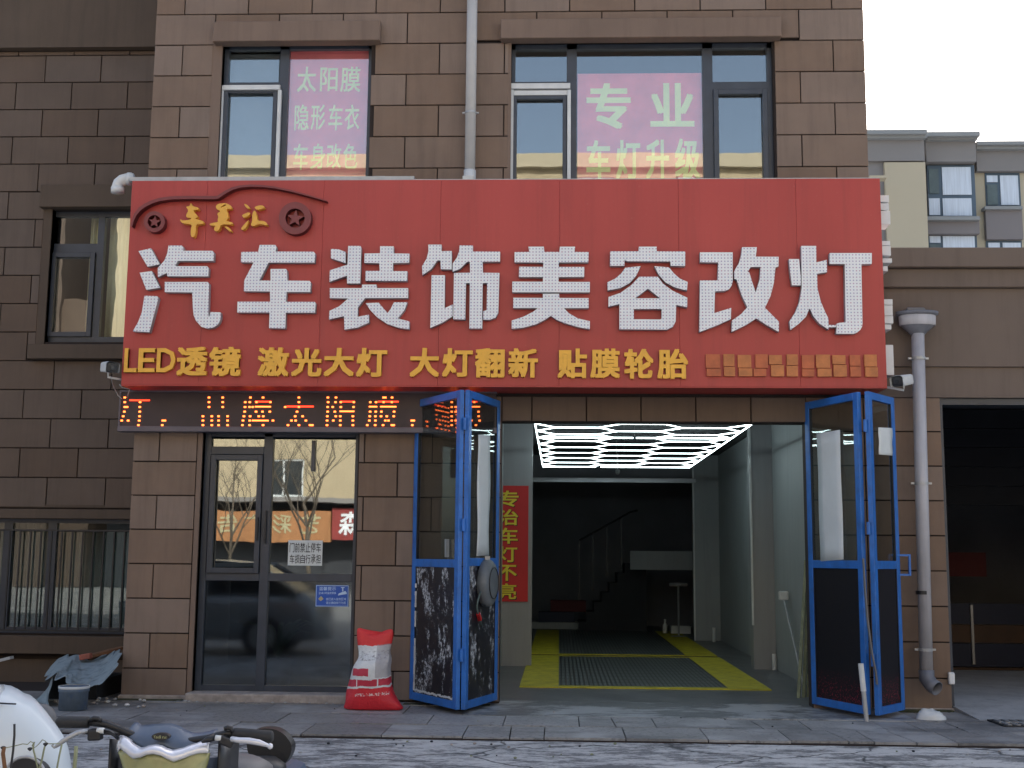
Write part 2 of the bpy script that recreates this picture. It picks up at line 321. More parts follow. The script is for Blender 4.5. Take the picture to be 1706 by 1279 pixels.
# ---------------------------------------------------------------- mesh and object helpers
class B:
    def __init__(s): s.v = []; s.f = []
    def box(s, x0, x1, y0, y1, z0, z1, ch=0):
        k = len(s.v)
        if x0 > x1: x0, x1 = x1, x0
        if y0 > y1: y0, y1 = y1, y0
        if z0 > z1: z0, z1 = z1, z0
        if ch:      # front edges chamfered (front is -y)
            s.v += [(x0, y1, z0), (x1, y1, z0), (x1, y1, z1), (x0, y1, z1), (x0, y0 + ch, z0), (x1, y0 + ch, z0), (x1, y0 + ch, z1), (x0, y0 + ch, z1),
                    (x0 + ch, y0, z0 + ch), (x1 - ch, y0, z0 + ch), (x1 - ch, y0, z1 - ch), (x0 + ch, y0, z1 - ch)]
            s.f += [tuple(k + i for i in q) for q in ((0, 3, 2, 1), (0, 1, 5, 4), (1, 2, 6, 5), (2, 3, 7, 6), (3, 0, 4, 7), (4, 5, 9, 8), (5, 6, 10, 9), (6, 7, 11, 10), (7, 4, 8, 11), (8, 9, 10, 11))]
            return s
        s.v += [(x, y, z) for z in (z0, z1) for x, y in ((x0, y0), (x1, y0), (x1, y1), (x0, y1))]
        s.f += [tuple(k + i for i in q) for q in ((0, 3, 2, 1), (4, 5, 6, 7), (0, 1, 5, 4), (1, 2, 6, 5), (2, 3, 7, 6), (3, 0, 4, 7))]
        return s
    def obox(s, a, b_, w, h):                       # bar from a to b, section w x h
        a = Vector(a); b_ = Vector(b_); d = (b_ - a).normalized()
        u = d.cross(Vector((0, 0, 1))); u = u.normalized() if u.length > .01 else Vector((1, 0, 0)); v = u.cross(d).normalized()
        k = len(s.v)
        for p in (a, b_):
            for i, j in ((-1, -1), (1, -1), (1, 1), (-1, 1)): s.v.append(tuple(p + u * (w / 2 * i) + v * (h / 2 * j)))
        s.f += [tuple(k + i for i in q) for q in ((0, 1, 2, 3), (7, 6, 5, 4), (0, 4, 5, 1), (1, 5, 6, 2), (2, 6, 7, 3), (3, 7, 4, 0))]; return s
    def tube(s, pts, r, n=10, cap=True):
        pts = [Vector(p) for p in pts]; rs = r if isinstance(r, (list, tuple)) else [r] * len(pts)
        k = len(s.v); up = None
        for i, p in enumerate(pts):
            d = (pts[min(i + 1, len(pts) - 1)] - pts[max(i - 1, 0)]).normalized()
            if up is None: up = d.orthogonal().normalized()
            up = (up - d * up.dot(d)); up = up.normalized() if up.length > 1e-4 else d.orthogonal().normalized()
            w = d.cross(up)
            for j in range(n):
                a = 2 * math.pi * j / n; s.v.append(tuple(p + (up * math.cos(a) + w * math.sin(a)) * rs[i]))
        for i in range(len(pts) - 1):
            for j in range(n):
                a, b_ = k + i * n + j, k + i * n + (j + 1) % n; s.f.append((a, b_, b_ + n, a + n))
        if cap: s.f.append(tuple(k + j for j in range(n))[::-1]); s.f.append(tuple(k + (len(pts) - 1) * n + j for j in range(n)))
        return s
    def lathe(s, c, prof, n=24, sx=1, sy=1, a0=0, a1=2 * math.pi):   # prof = [(r, z)]
        k = len(s.v); full = abs(a1 - a0 - 2 * math.pi) < 1e-6; m = n if full else n + 1
        for r, z in prof:
            for j in range(m):
                a = a0 + (a1 - a0) * j / n; s.v.append((c[0] + r * sx * math.cos(a), c[1] + r * sy * math.sin(a), c[2] + z))
        for i in range(len(prof) - 1):
            for j in range(n):
                a = k + i * m + j; b_ = k + i * m + (j + 1) % m; s.f.append((a, b_, b_ + m, a + m))
        return s
    def grid(s, pts):                                # rows of points
        k = len(s.v); R, C_ = len(pts), len(pts[0])
        for r in pts: s.v += [tuple(p) for p in r]
        for i in range(R - 1):
            for j in range(C_ - 1):
                a = k + i * C_ + j; s.f.append((a, a + 1, a + C_ + 1, a + C_))
        return s
    def mesh(s, name):
        m = bpy.data.meshes.new(name); m.from_pydata(s.v, [], s.f); m.update()
        bm = bmesh.new(); bm.from_mesh(m); bmesh.ops.recalc_face_normals(bm, faces=bm.faces); bm.to_mesh(m); bm.free()
        return m
def tag(o, label=None, cat=None, group=None, kind=None):
    for k, v in (('label', label), ('category', cat), ('group', group), ('kind', kind)):
        if v: o[k] = v
    return o
def thing(name, label, cat, loc=(0, 0, 0), group=None):
    o = bpy.data.objects.new(name, None); COL.objects.link(o); o.location = loc; o.empty_display_size = .1
    return tag(o, label, cat, group)
def wloc(o):
    p = Vector((0, 0, 0)); q = o
    while q is not None:
        p += q.location if q.parent is None or q.get('_rel') is None else q.location
        q = None if q.parent is None else q.parent
        break
    return p
def obj(name, b, mat, parent=None, label=None, smooth=False, loc=None, bevel=0, solid=0, sub=0):
    me = b.mesh(name) if isinstance(b, B) else b
    if mat is not None and not me.materials:
        for mm in (mat if isinstance(mat, (list, tuple)) else [mat]): me.materials.append(M[mm] if isinstance(mm, str) else mm)
    o = bpy.data.objects.new(name, me); COL.objects.link(o)
    if loc: o.location = loc
    if parent is not None:
        o.parent = parent
        w = Vector((0, 0, 0)); q = parent
        # only top-level things carry an offset that meshes (built in world space) have to undo
        while q.parent is not None: q = q.parent
        off = Vector(q.location)
        if parent.parent is None: o.matrix_parent_inverse = Matrix.Translation(-off)
        else: o.matrix_parent_inverse = Matrix.Translation(-Vector(parent.location))
    if smooth:
        for p in me.polygons: p.use_smooth = True
    if solid: md = o.modifiers.new('s', 'SOLIDIFY'); md.thickness = solid; md.offset = 0
    if bevel: md = o.modifiers.new('b', 'BEVEL'); md.width = bevel; md.segments = 2; md.limit_method = 'ANGLE'; md.angle_limit = math.radians(40)
    if sub: md = o.modifiers.new('u', 'SUBSURF'); md.levels = sub; md.render_levels = sub
    if label: o['label'] = label
    return o
def struct(name, b, mat, parent=None, **k):
    o = obj(name, b, mat, parent, **k)
    if parent is None: o['kind'] = 'structure'
    return o
def sub_rects(r, holes):
    out = [r]
    for h in holes:
        nx = []
        for x0, x1, z0, z1 in out:
            a0, a1, c0, c1 = h
            if a1 <= x0 or a0 >= x1 or c1 <= z0 or c0 >= z1: nx.append((x0, x1, z0, z1)); continue
            if z0 < c0: nx.append((x0, x1, z0, c0))
            if c1 < z1: nx.append((x0, x1, c1, z1))
            m0, m1 = max(z0, c0), min(z1, c1)
            if x0 < a0: nx.append((x0, a0, m0, m1))
            if a1 < x1: nx.append((a1, x1, m0, m1))
        out = nx
    return [q for q in out if q[1] - q[0] > .03 and q[3] - q[2] > .03]
_bc = {}
def block_wall(parent, x0, x1, z0, z1, Y, zr, course, phases, width, holes, mat, gap=.013, depth=.03):
    """rows of facing blocks, joints recessed; every block is an object"""
    k0 = math.floor((z0 - zr) / course + 1e-6)
    k = k0
    while zr + k * course < z1 - .02:
        a, b_ = max(z0, zr + k * course), min(z1, zr + (k + 1) * course)
        ph = phases[k % len(phases)]
        xs = [x0]
        if ph is not None:
            j = math.ceil((x0 - ph) / width)
            while ph + j * width < x1:
                xv = ph + j * width
                if xv - x0 > .04 and x1 - xv > .04: xs.append(xv)
                j += 1
        xs.append(x1)
        for i in range(len(xs) - 1):
            r = (xs[i] + gap / 2, xs[i + 1] - gap / 2, a + gap / 2, b_ - gap / 2)
            parts = sub_rects(r, holes)
            if not parts: continue
            prd = random.uniform(-.0025, .0025)
            if len(parts) == 1:
                q = parts[0]; w, h = q[1] - q[0], q[3] - q[2]; key = (round(w, 3), round(h, 3), mat)
                if key not in _bc:
                    me = B().box(-w / 2, w / 2, 0, depth, -h / 2, h / 2, .003).mesh('block'); me.materials.append(M[mat]); _bc[key] = me
                obj('block', _bc[key], None, parent, loc=((q[0] + q[1]) / 2, Y - .0 + prd, (q[2] + q[3]) / 2))
            else:
                bb = B()
                for q in parts: bb.box(q[0], q[1], Y + prd, Y + prd + depth, q[2], q[3])
                obj('block', bb, mat, parent)
        k += 1
# ---- glyphs
def curve_mesh(body, bold=0.0):
    c = bpy.data.curves.new('t', 'FONT'); c.body = body; c.size = 1; c.offset = bold; c.resolution_u = 2
    o = bpy.data.objects.new('t', c); COL.objects.link(o)
    me = bpy.data.meshes.new_from_object(o.evaluated_get(bpy.context.evaluated_depsgraph_get()))
    bpy.data.objects.remove(o); bpy.data.curves.remove(c); return me
def fit_glyph(name, ch, x0, x1, z0, z1, Y, depth, mat, parent, bold=.0, face=-1):
    """a single written character as a solid of its own, filling the given box on the plane y = Y"""
    me = curve_mesh(ch)
    bm = bmesh.new(); bm.from_mesh(me)
    bmesh.ops.remove_doubles(bm, verts=bm.verts, dist=1e-5)
    xs = [v.co.x for v in bm.verts]; ys = [v.co.y for v in bm.verts]
    ax, bx_, ay, by = min(xs), max(xs), min(ys), max(ys)
    for v in bm.verts:
        u = (v.co.x - ax) / (bx_ - ax); w = (v.co.y - ay) / max(1e-6, by - ay)
        v.co = Vector((x0 + u * (x1 - x0), Y, z0 + w * (z1 - z0)))
    if bold:                                         # heavier strokes: slightly shifted copies merged into one solid
        base = list(bm.faces); sx_, sz_ = bold * .5 * (x1 - x0), bold * .42 * (z1 - z0); k = 1
        for i, j in ((-1, -1), (1, -1), (-1, 1), (1, 1)):
            d = bmesh.ops.duplicate(bm, geom=base)
            for v in d['geom']:
                if isinstance(v, bmesh.types.BMVert): v.co += Vector((i * sx_, k * .00025 * -face, j * sz_))
            k += 1
        f0 = 1 / (1 + bold)
        cx_, cz_ = (x0 + x1) / 2, (z0 + z1) / 2
        for v in bm.verts: v.co.x = cx_ + (v.co.x - cx_) * f0; v.co.z = cz_ + (v.co.z - cz_) * f0
    if depth:
        g = bmesh.ops.extrude_face_region(bm, geom=list(bm.faces))
        for v in g['geom']:
            if isinstance(v, bmesh.types.BMVert): v.co.y -= face * depth
    bmesh.ops.recalc_face_normals(bm, faces=bm.faces)
    bm.to_mesh(me); bm.free()
    return obj(name, me, mat, parent)
def poly_solid(name, polys, Y, depth, mat, parent, conv, side=None, bev=0):
    """solid cut from traced outlines; polys = [outer, hole, hole...] lists; conv maps a pixel to (x, z) on the face"""
    c = bpy.data.curves.new('t', 'CURVE'); c.dimensions = '2D'; c.fill_mode = 'BOTH'
    for pl in polys:
        s = c.splines.new('POLY'); s.points.add(len(pl) - 1); s.use_cyclic_u = True
        for i, p in enumerate(pl): x, z = conv(*p); s.points[i].co = (x, z, 0, 1)
    c.extrude = depth / 2; c.bevel_depth = bev
    o = bpy.data.objects.new('t', c); COL.objects.link(o)
    me = bpy.data.meshes.new_from_object(o.evaluated_get(bpy.context.evaluated_depsgraph_get()))
    bpy.data.objects.remove(o); bpy.data.curves.remove(c)
    for v in me.vertices: x, z, d = v.co.x, v.co.y, v.co.z; v.co = (x, Y + depth / 2 - d, z)
    me.materials.clear(); bm = bmesh.new(); bm.from_mesh(me); bmesh.ops.recalc_face_normals(bm, faces=bm.faces)
    if side:
        for f in bm.faces: f.material_index = 0 if abs(f.normal.y) > .7 else 1
    bm.to_mesh(me); bm.free()
    return obj(name, me, [mat, side] if side else mat, parent)
def smooth_pts(pl, it=1, closed=True):
    for _ in range(it):
        q = []
        n = len(pl)
        for i in range(n if closed else n - 1):
            a, b_ = pl[i], pl[(i + 1) % n]
            q += [(a[0] * .75 + b_[0] * .25, a[1] * .75 + b_[1] * .25), (a[0] * .25 + b_[0] * .75, a[1] * .25 + b_[1] * .75)]
        pl = q if closed else [pl[0]] + q + [pl[-1]]
    return pl

# ================================================================ GROUND
RZ = -0.03
g = B(); g.box(-400, 400, -300, -2.32, RZ - .5, RZ); struct('road', g, 'road')
g = B(); g.box(-400, 400, -2.30, 400, -.6, -.045); struct('ground', g, 'concrete')
# pavement: one bed, slabs as its children
pv = struct('pavement', B().box(-9, 7.2, -2.30, 3.0, -.043, -.022), 'joint')
sw = .69
for r in range(4):
    y1 = -2.29 + (r + 1) * sw if r < 3 else 0.60; y0 = -2.29 + r * sw
    for i in range(-13, 9):
        xx = i * sw - .12 + (.31 if r % 2 else 0)
        if xx < -8.6 or xx > 6.2: continue
        if r == 3 and (xx < -4.5 or -1.2 < xx): pass
        if r == 0: y0 = -2.29 + random.uniform(-.02, .03)
        dz = random.uniform(-.006, .004); b = B(); w = sw - .010
        bb = [xx, xx + w]
        if xx > 4.3 and y0 > -1.0: continue
        if r >= 2 and -1.0 < xx + sw / 2 < 3.5: continue
        if random.random() < .35 and xx > -1.5:      # cracked slab in two pieces
            c = random.uniform(.3, .7) * w; s = random.uniform(-.08, .08)
            for (p, q, pp, qq) in ((xx, xx + c, xx, xx + c + s), (xx + c + .012, xx + w, xx + c + s + .012, xx + w)):
                k = len(b.v); b.v += [(p, y0, -.02), (q, y0, -.02), (qq, y1 - .016, -.02), (pp, y1 - .016, -.02), (p, y0, dz), (q, y0, dz), (qq, y1 - .016, dz), (pp, y1 - .016, dz)]
                b.f += [tuple(k + i_ for i_ in t) for t in ((4, 5, 6, 7), (0, 1, 5, 4), (1, 2, 6, 5), (2, 3, 7, 6), (3, 0, 4, 7))]
        else: b.box(xx, xx + w, y0, y1 - .016, -.02, dz)
        obj('paving_slab', b, 'slab', pv)
struct('concrete_apron', B().box(-.93, 3.40, -.905, .30, -.02, .003), 'apron')
# forecourt of the right-hand garage, slightly raised
b = B(); b.v += [(4.02, -.75, -.02), (9, -.75, -.02), (9, 4.0, -.02), (4.02, 4.0, -.02), (4.02, -.75, 0.0), (9, -.75, 0.0), (9, .5, .06), (4.02, .5, .06), (9, 4.0, .06), (4.02, 4.0, .06)]
b.f += [(4, 5, 6, 7), (7, 6, 8, 9), (0, 1, 5, 4), (0, 4, 7, 9, 3)]
struct('garage_forecourt', b, 'concrete')
# drain grate
gr = thing('drain_grate', 'rusty black drain grate set into the paving in front of the dark garage', 'drain grate', (4.5, -.95, 0))
gx0, gy0 = PG(1640, 1207); gx0 = 4.08
obj('frame', B().box(gx0, gx0 + 1.3, -1.22, -1.19, -.01, .012).box(gx0, gx0 + 1.3, -.80, -.77, -.01, .012).box(gx0, gx0 + .03, -1.19, -.80, -.01, .012).box(gx0 + .0, gx0 + 1.3, -1.19, -.80, -.02, .004), 'rubber', gr)
for i in range(16): obj('bar', B().box(gx0 + .05 + i * .08, gx0 + .085 + i * .08, -1.19, -.80, .004, .018), 'steel', gr)
obj('cross_bar', B().box(gx0 + .03, gx0 + 1.3, -1.01, -.98, .005, .019), 'steel', gr)

# ================================================================ MAIN BUILDING
ZR, CO, BW = 0.315, .3615, .7255
OP0, OP1, OPZ = -0.62, 2.60, 2.935          # vehicle opening
D0, D1, DZ1 = PX(330, 900), PX(592, 900), 3.2   # glazed shopfront opening
bd = thing('shop_building', 'brown block-faced building housing the car accessory shop behind the red sign', 'building', (0, 0, 0))
W1 = (PX(366, 180), PX(616, 180), 5.3, PZ(490, 68)); W2 = (PX(851, 180), PX(1290, 180), 5.3, PZ(1070, 66))
door_hole = (D0, D1, .0, DZ1); bay_hole = (OP0, OP1, -.1, OPZ)
core = B()
for q in sub_rects((-4.57, 3.33, -.05, 13.0), [W1, W2, door_hole, bay_hole]): core.box(q[0], q[1], .026, .24, q[2], q[3])
core.box(3.33, 4.0, .026, .24, -.05, 3.2)
core.box(-4.57, -4.40, .24, 10, -.05, 13).box(3.16, 3.33, .24, 10, 3.6, 13).box(-4.57, 3.33, 10, 10.2, 3.6, 13).box(-4.57, 3.33, .24, 10, 12.8, 13)
core.box(-4.4, 3.16, .24, 10, 3.45, 3.62)
obj('wall', core, 'joint', bd)
H1 = (PX(350, 180), PX(617, 180), 5.0, PZ(490, 66)); H2 = (PX(846, 180), PX(1293, 180), 5.0, PZ(1070, 64))
block_wall(bd, -4.585, 3.345, 5.15, 8.64, 0, ZR, CO, (-1.357, -1.724), BW, [H1, H2], 'block')
block_wall(bd, -4.585, D0 - .055, 0.02, 3.207, 0, ZR, CO, (-4.30, None), BW, [], 'block')
block_wall(bd, D1 + .01, OP0, 0.02, 3.207, 0, ZR, CO, (-1.357, -1.724), BW, [], 'block')
block_wall(bd, OP1, 4.005, -.04, 3.207, 0, ZR, CO, (3.2,), 5, [], 'block')
block_wall(bd, OP0, OP1, OPZ, 3.207, 0, OPZ, .30, (PX(886, 690),), .725 * .8, [], 'block_wing_header_shade')  # header over the bay: shade under the sign painted in with the darker wing colour
obj('upper_wall', B().box(-4.585, 3.345, .0, .03, 8.65, 13), 'block', bd)
obj('corner_reveal', B().box(-4.583, -4.572, .03, 1.74, -.05, 13).box(D0 - .05, D0, -.002, .1, 0, 3.2), 'plaster', bd)
obj('window_reveal', B().box(H1[0], W1[0], .004, .2, 5.2, H1[3]), 'plaster', bd); obj('window_reveal', B().box(H2[0], W2[0], .004, .2, 5.2, H2[3]), 'plaster', bd)
obj('mortar_base', B().box(-4.60, D0 - .03, -.03, .05, -.02, .045), 'rubble', bd, bevel=.01); obj('mortar_base', B().box(3.2, 4.02, -.02, .05, -.05, .02), 'rubble', bd, bevel=.01)
for (a, b_, c_, d_) in ((355, 633, 35, 68), (834, 1302, 31, 63)):
    obj('lintel', B().box(PX(a, 50, -.12), PX(b_, 50, -.12), -.12, .03, PZ(a + 50, d_, -.12), PZ(a + 50, c_, -.12), .006), 'plaster', bd)
# shop door sill
obj('door_sill', B().box(D0 - .02, D1 + .12, -.16, .12, -.01, .085), 'rubble', bd, bevel=.015)

def wpane(parent, a, b_, c_, d_, Y, mat='glass_up'):
    x0, z1 = P(a, c_, Y); x1, z0 = P(b_, d_, Y); x0 = PX(a, (c_ + d_) / 2, Y); x1 = PX(b_, (c_ + d_) / 2, Y)
    return obj('pane', B().box(x0, x1, Y, Y + .006, z0, z1), mat, parent)
def wbar(parent, name, a, b_, c_, d_, Y, t, mat='frame'):
    x0 = PX(a, (c_ + d_) / 2, Y); x1 = PX(b_, (c_ + d_) / 2, Y); z1 = PZ((a + b_) / 2, c_, Y); z0 = PZ((a + b_) / 2, d_, Y)
    return obj(name, B().box(x0, x1, Y, Y + t, z0, z1, .004), mat, parent)
def frame_box(b, x0, x1, z0, z1, w, Y, t):
    b.box(x0, x0 + w, Y, Y + t, z0, z1, .003).box(x1 - w, x1, Y, Y + t, z0, z1, .003)
    b.box(x0 + w, x1 - w, Y, Y + t, z1 - w, z1, .003).box(x0 + w, x1 - w, Y, Y + t, z0, z0 + w, .003)

# upper-left window
YW = .11
w = obj('window', B().box(W1[0], W1[1], YW, YW + .07, PZ(490, 82, YW), W1[3]).box(W1[0], PX(378, 180, YW), YW, YW + .07, 5.3, W1[3])
        .box(PX(464, 180, YW), PX(479, 180, YW), YW, YW + .07, 5.3, W1[3]).box(PX(612, 180, YW), W1[1], YW, YW + .07, 5.3, W1[3])
        .box(PX(378, 180, YW), PX(464, 180, YW), YW, YW + .07, PZ(420, 147, YW), PZ(420, 137, YW)), 'frame', bd)
wpane(w, 377, 465, 80, 139, YW + .03); wpane(w, 378, 464, 145, 302, YW + .03); wpane(w, 478, 613, 80, 302, YW + .03)
b = B(); x0, x1 = PX(371, 220, YW), PX(461, 220, YW); frame_box(b, x0, x1, 5.3, PZ(420, 149, YW), .05, YW - .03, .05); obj('sash', b, 'frame', w)
wbar(w, 'screen_head', 366, 466, 141, 149, YW - .06, .05, 'white_pl'); wbar(w, 'screen_side', 364, 369, 149, 302, YW - .055, .04, 'white_pl'); wbar(w, 'screen_side', 460, 466, 149, 302, YW - .055, .04, 'white_pl')
obj('curtain', B().box(PX(372, 200, .3), PX(470, 200, .3), .30, .31, 5.3, 7.2), 'screen', w)
# upper-right window
w = obj('window', B().box(W2[0], W2[1], YW, YW + .07, PZ(1070, 81, YW), W2[3]).box(W2[0], PX(858, 180, YW), YW, YW + .07, 5.3, W2[3])
        .box(PX(944, 180, YW), PX(961, 180, YW), YW, YW + .07, 5.3, W2[3]).box(PX(1171, 180, YW), PX(1188, 180, YW), YW, YW + .07, 5.3, W2[3])
        .box(PX(1279, 180, YW), W2[1], YW, YW + .07, 5.3, W2[3])
        .box(PX(858, 180, YW), PX(944, 180, YW), YW, YW + .07, PZ(900, 147, YW), PZ(900, 136, YW)).box(PX(1188, 180, YW), PX(1279, 180, YW), YW, YW + .07, PZ(1230, 149, YW), PZ(1230, 136, YW)), 'frame', bd)
wpane(w, 857, 945, 80, 138, YW + .03); wpane(w, 857, 945, 145, 302, YW + .03); wpane(w, 960, 1172, 80, 303, YW + .03); wpane(w, 1187, 1280, 80, 138, YW + .03); wpane(w, 1187, 1280, 147, 304, YW + .03)
b = B(); frame_box(b, PX(854, 220, YW), PX(944, 220, YW), 5.3, PZ(900, 160, YW), .045, YW - .03, .05); obj('sash', b, 'frame', w)
b = B(); frame_box(b, PX(1189, 220, YW), PX(1279, 220, YW), 5.3, PZ(1230, 150, YW), .055, YW - .03, .05); obj('sash', b, 'frame', w)
wbar(w, 'screen_head', 851, 950, 138, 147, YW - .06, .05, 'white_pl'); wbar(w, 'screen_head', 856, 945, 150, 158, YW - .04, .03, 'white_pl')
wbar(w, 'screen_side', 850, 855, 149, 302, YW - .055, .04, 'white_pl'); wbar(w, 'screen_side', 945, 951, 149, 302, YW - .055, .04, 'white_pl')
# room behind upper windows
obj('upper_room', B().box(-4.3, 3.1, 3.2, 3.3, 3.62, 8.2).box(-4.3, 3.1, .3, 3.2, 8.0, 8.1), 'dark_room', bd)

# glazed shopfront
YD = .10
def X(px, py=900, Y=YD): return PX(px, py, Y)
def Z(py, px=450, Y=YD): return PZ(px, py, Y)
fr = B()
zb = .085
fr.box(D0, X(345), YD, YD + .08, zb, DZ1, .004)
fr.box(X(588), D1, YD, YD + .08, zb, DZ1, .004)
xm0, xm1 = X(434), X(449)
fr.box(xm0, xm1, YD, YD + .08, zb, DZ1, .004)
for a, b_ in ((X(345), xm0), (xm1, X(588))):
    fr.box(a, b_, YD, YD + .08, zb, Z(1142), .004)
    fr.box(a, b_, YD, YD + .08, Z(968), Z(955), .004)
fr.box(X(345), xm0, YD, YD + .08, Z(757), Z(744), .004)
fr.box(X(345), X(588), YD, YD + .08, Z(728), DZ1, .004)
fr.box(X(519, 745), X(525, 745), YD + .005, YD + .075, Z(784), Z(733), .003)
sf = obj('shopfront', fr, 'frame', bd)
gp = YD + .045
for a, b_, c_, d_ in ((346, 434, 731, 745), (346, 434, 756, 956), (449, 589, 731, 956), (346, 434, 967, 1143), (449, 589, 967, 1143)):
    obj('pane', B().box(X(a), X(b_), gp, gp + .006, Z(d_), Z(c_)), 'glass_low' if c_ > 960 else 'glass_door', sf)
dl = B(); frame_box(dl, X(345) + .01, xm0 - .005, Z(955), Z(758), .055, YD - .025, .05); obj('door_leaf', dl, 'frame', sf)
obj('door_handle', B().box(xm0 - .035, xm0 - .02, YD - .06, YD - .025, Z(900), Z(862)).box(xm1 - .05, xm1 - .036, YD - .03, YD, Z(905), Z(850)), 'black', sf, bevel=.003)
# room behind the shopfront
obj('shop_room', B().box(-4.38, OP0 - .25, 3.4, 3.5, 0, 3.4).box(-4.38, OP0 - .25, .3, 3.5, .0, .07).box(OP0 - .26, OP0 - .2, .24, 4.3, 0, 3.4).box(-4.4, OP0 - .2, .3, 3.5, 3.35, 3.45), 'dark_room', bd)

# ---- vehicle bay interior
IX0, IX1 = -.386, 2.69
b = B()
b.box(-.86, IX0, 4.37, 4.55, 0, 3.45)                        # left panel facing the street
obj('jamb_panel', b, 'bay_jamb', bd)
obj('jamb_panel', B().box(IX1, 3.0, 4.37, 4.66, 0, 3.45), 'bay_jamb', bd)
obj('bay_side_wall', B().box(-.86, -.80, .25, 4.37, 0, 3.45).box(2.99, 3.05, .25, 15, 0, 3.45).box(-1.4, -.62, 4.55, 4.6, 0, 3.45).box(-1.45, -1.4, 4.55, 15, 0, 3.45), 'bay_wall', bd)
obj('bay_column', B().box(PX(1155, 800, 10.2), 2.99, 10.2, 10.45, 0, 3.45), 'bay_wall', bd)
obj('corner_trim', B().box(IX1 - .022, IX1 + .004, 4.345, 4.375, 0.6, 3.4), 'trim_white', bd)
obj('corner_trim', B().box(PX(1155, 800, 10.2) - .02, PX(1155, 800, 10.2) + .01, 10.17, 10.21, 0, 3.4), 'trim_white', bd)
obj('cross_beam', B().box(-1.4, 2.56, 10.15, 10.3, PZ(1000, 803, 10.15), PZ(1000, 796, 10.15)), 'alu', bd)
obj('beam_fascia', B().box(-1.4, 2.56, 10.31, 10.36, PZ(1000, 800, 10.3), 3.45), 'room_grey', bd)
obj('bay_ceiling', B().box(-1.45, 3.05, .24, 15, 3.44, 3.5), 'dark_room', bd)
obj('bay_back_wall', B().box(-1.45, 3.05, 14.9, 15, 0, 3.45), 'room_grey', bd)
fl = struct('bay_floor', B().box(-.80, 2.99, .30, 15.0, -.04, .004).box(-1.45, -.80, 4.5, 15, -.04, .004), 'bayfloor')
fm = thing('floor_grating', 'dark ribbed floor grating with a worn yellow border on the bay floor', 'floor grating', (1, 1.6, 0))
YA, YB = 1.6, 12.85
for a, c_ in ((1.78, 6.10), (6.58, 12.85)): obj('grating_panel', B().box(.0, 1.97, a, c_, .004, .014), 'grate', fm)
for a, c_ in ((1.6, 6.22), (6.46, 12.85)):
    obj('yellow_border', B().box(-.46, -.004, a, c_, .004, .0165), 'mat_yellow', fm); obj('yellow_border', B().box(1.974, 2.45, a, c_, .004, .0165), 'mat_yellow', fm)
obj('yellow_border', B().box(0, 1.97, 1.6, 1.776, .004, .0165), 'mat_yellow', fm)
obj('yellow_border', B().box(0, 1.97, 6.104, 6.22, .004, .0165), 'mat_yellow', fm); obj('yellow_border', B().box(0, 1.97, 6.46, 6.576, .004, .0165), 'mat_yellow', fm)
obj('channel', B().box(-.46, 2.45, 6.224, 6.456, .004, .008), 'rubber', fm)

# hexagon tube lights
LX0, LX1, LZ = -.28, 2.15, 3.0
lg = thing('hexagon_ceiling_light', 'white hexagon-pattern tube light grid glowing under the bay ceiling', 'ceiling light', (.9, 3.5, LZ))
def tube(a, b_, r=.0062, nm='light_tube'): obj(nm, B().tube([(*a, LZ), (*b_, LZ)], r, 6), 'tube', lg)
zg = .234; hh = (LX1 - LX0 - 4 * zg) / 3
xs = [LX0]
for i in range(7): xs.append(xs[-1] + (zg if i % 2 == 0 else hh))
def hexgrid(ylo, yhi, start, sp):
    def rows(c):
        y = start + (sp / 2 if c == 1 else 0) - 2 * sp
        while y < yhi + .01:
            if y > ylo - .01: yield y
            y += sp
    for c in range(3):
        for y in rows(c):
            if ylo + .05 < y < yhi - .05: tube((xs[1 + 2 * c], y), (xs[2 + 2 * c], y))
            for d in (-sp / 2, sp / 2):
                y2 = y + d
                if not ylo - .01 < y2 < yhi + .01: continue
                if c < 2: tube((xs[2 + 2 * c], y), (xs[3 + 2 * c], y2))
                if c == 0: tube((xs[1], y), (LX0, y2))
                if c == 2: tube((xs[6], y), (LX1, y2))
hexgrid(2.4, 7.35, 2.85, .9); hexgrid(.30, 2.4, .4, .8)
for a, b_ in (((LX0, .28), (LX0, 7.35)), ((LX1, .28), (LX1, 7.35)), ((LX0, 7.35), (.60, 7.35)), ((.68, 7.35), (LX1, 7.35)), ((LX0, 2.40), (.92, 2.40)), ((.96, 2.40), (LX1, 2.40))): tube(a, b_, .0085)
for x in (LX0, .94, LX1):
    for y in (1.2, 2.4, 4.9, 7.3): obj('hanging_wire', B().tube([(x, y, LZ + .02), (x, y, 3.44)], .002, 4), 'cable', lg)

# things standing in the bay
t = thing('dome_camera', 'small white dome camera hanging under the far edge of the hexagon light', 'camera', (PX(1029, 785, 9.9), 9.9, 3.1))
cx, cz = P(1029, 786, 9.9)
obj('dome', B().lathe((cx, 9.9, cz), [(.001, -.05), (.03, -.04), (.042, -.01), (.045, .03), (.03, .05), (.001, .055)], 16), 'white_pl', t, smooth=True)
obj('stem', B().tube([(cx, 9.9, cz + .05), (cx, 9.9, 3.44)], .012, 8), 'white_pl', t)
t = thing('stair_rail', 'thin black sloping stair railing at the dark back of the bay', 'stair rail', (.5, 12.6, 0))
pts = [P(965, 900, 12.6), P(1050, 853, 12.6), P(1062, 850, 12.6)]
obj('handrail', B().tube([(p[0], 12.6, p[1]) for p in pts], .022, 8), 'black', t)
for px_, pb in ((965, 1000), (988, 985), (1011, 960), (1035, 948)):
    tp = P(px_, 900 - (px_ - 965) * .55, 12.6); bt = P(px_ - 2, pb, 12.6); obj('baluster', B().box(tp[0] - .016, tp[0] + .016, 12.585, 12.615, bt[1], tp[1]), 'black', t)
t = thing('staircase', 'dark closed staircase rising to the right behind the railing', 'staircase', (1, 13, 0))
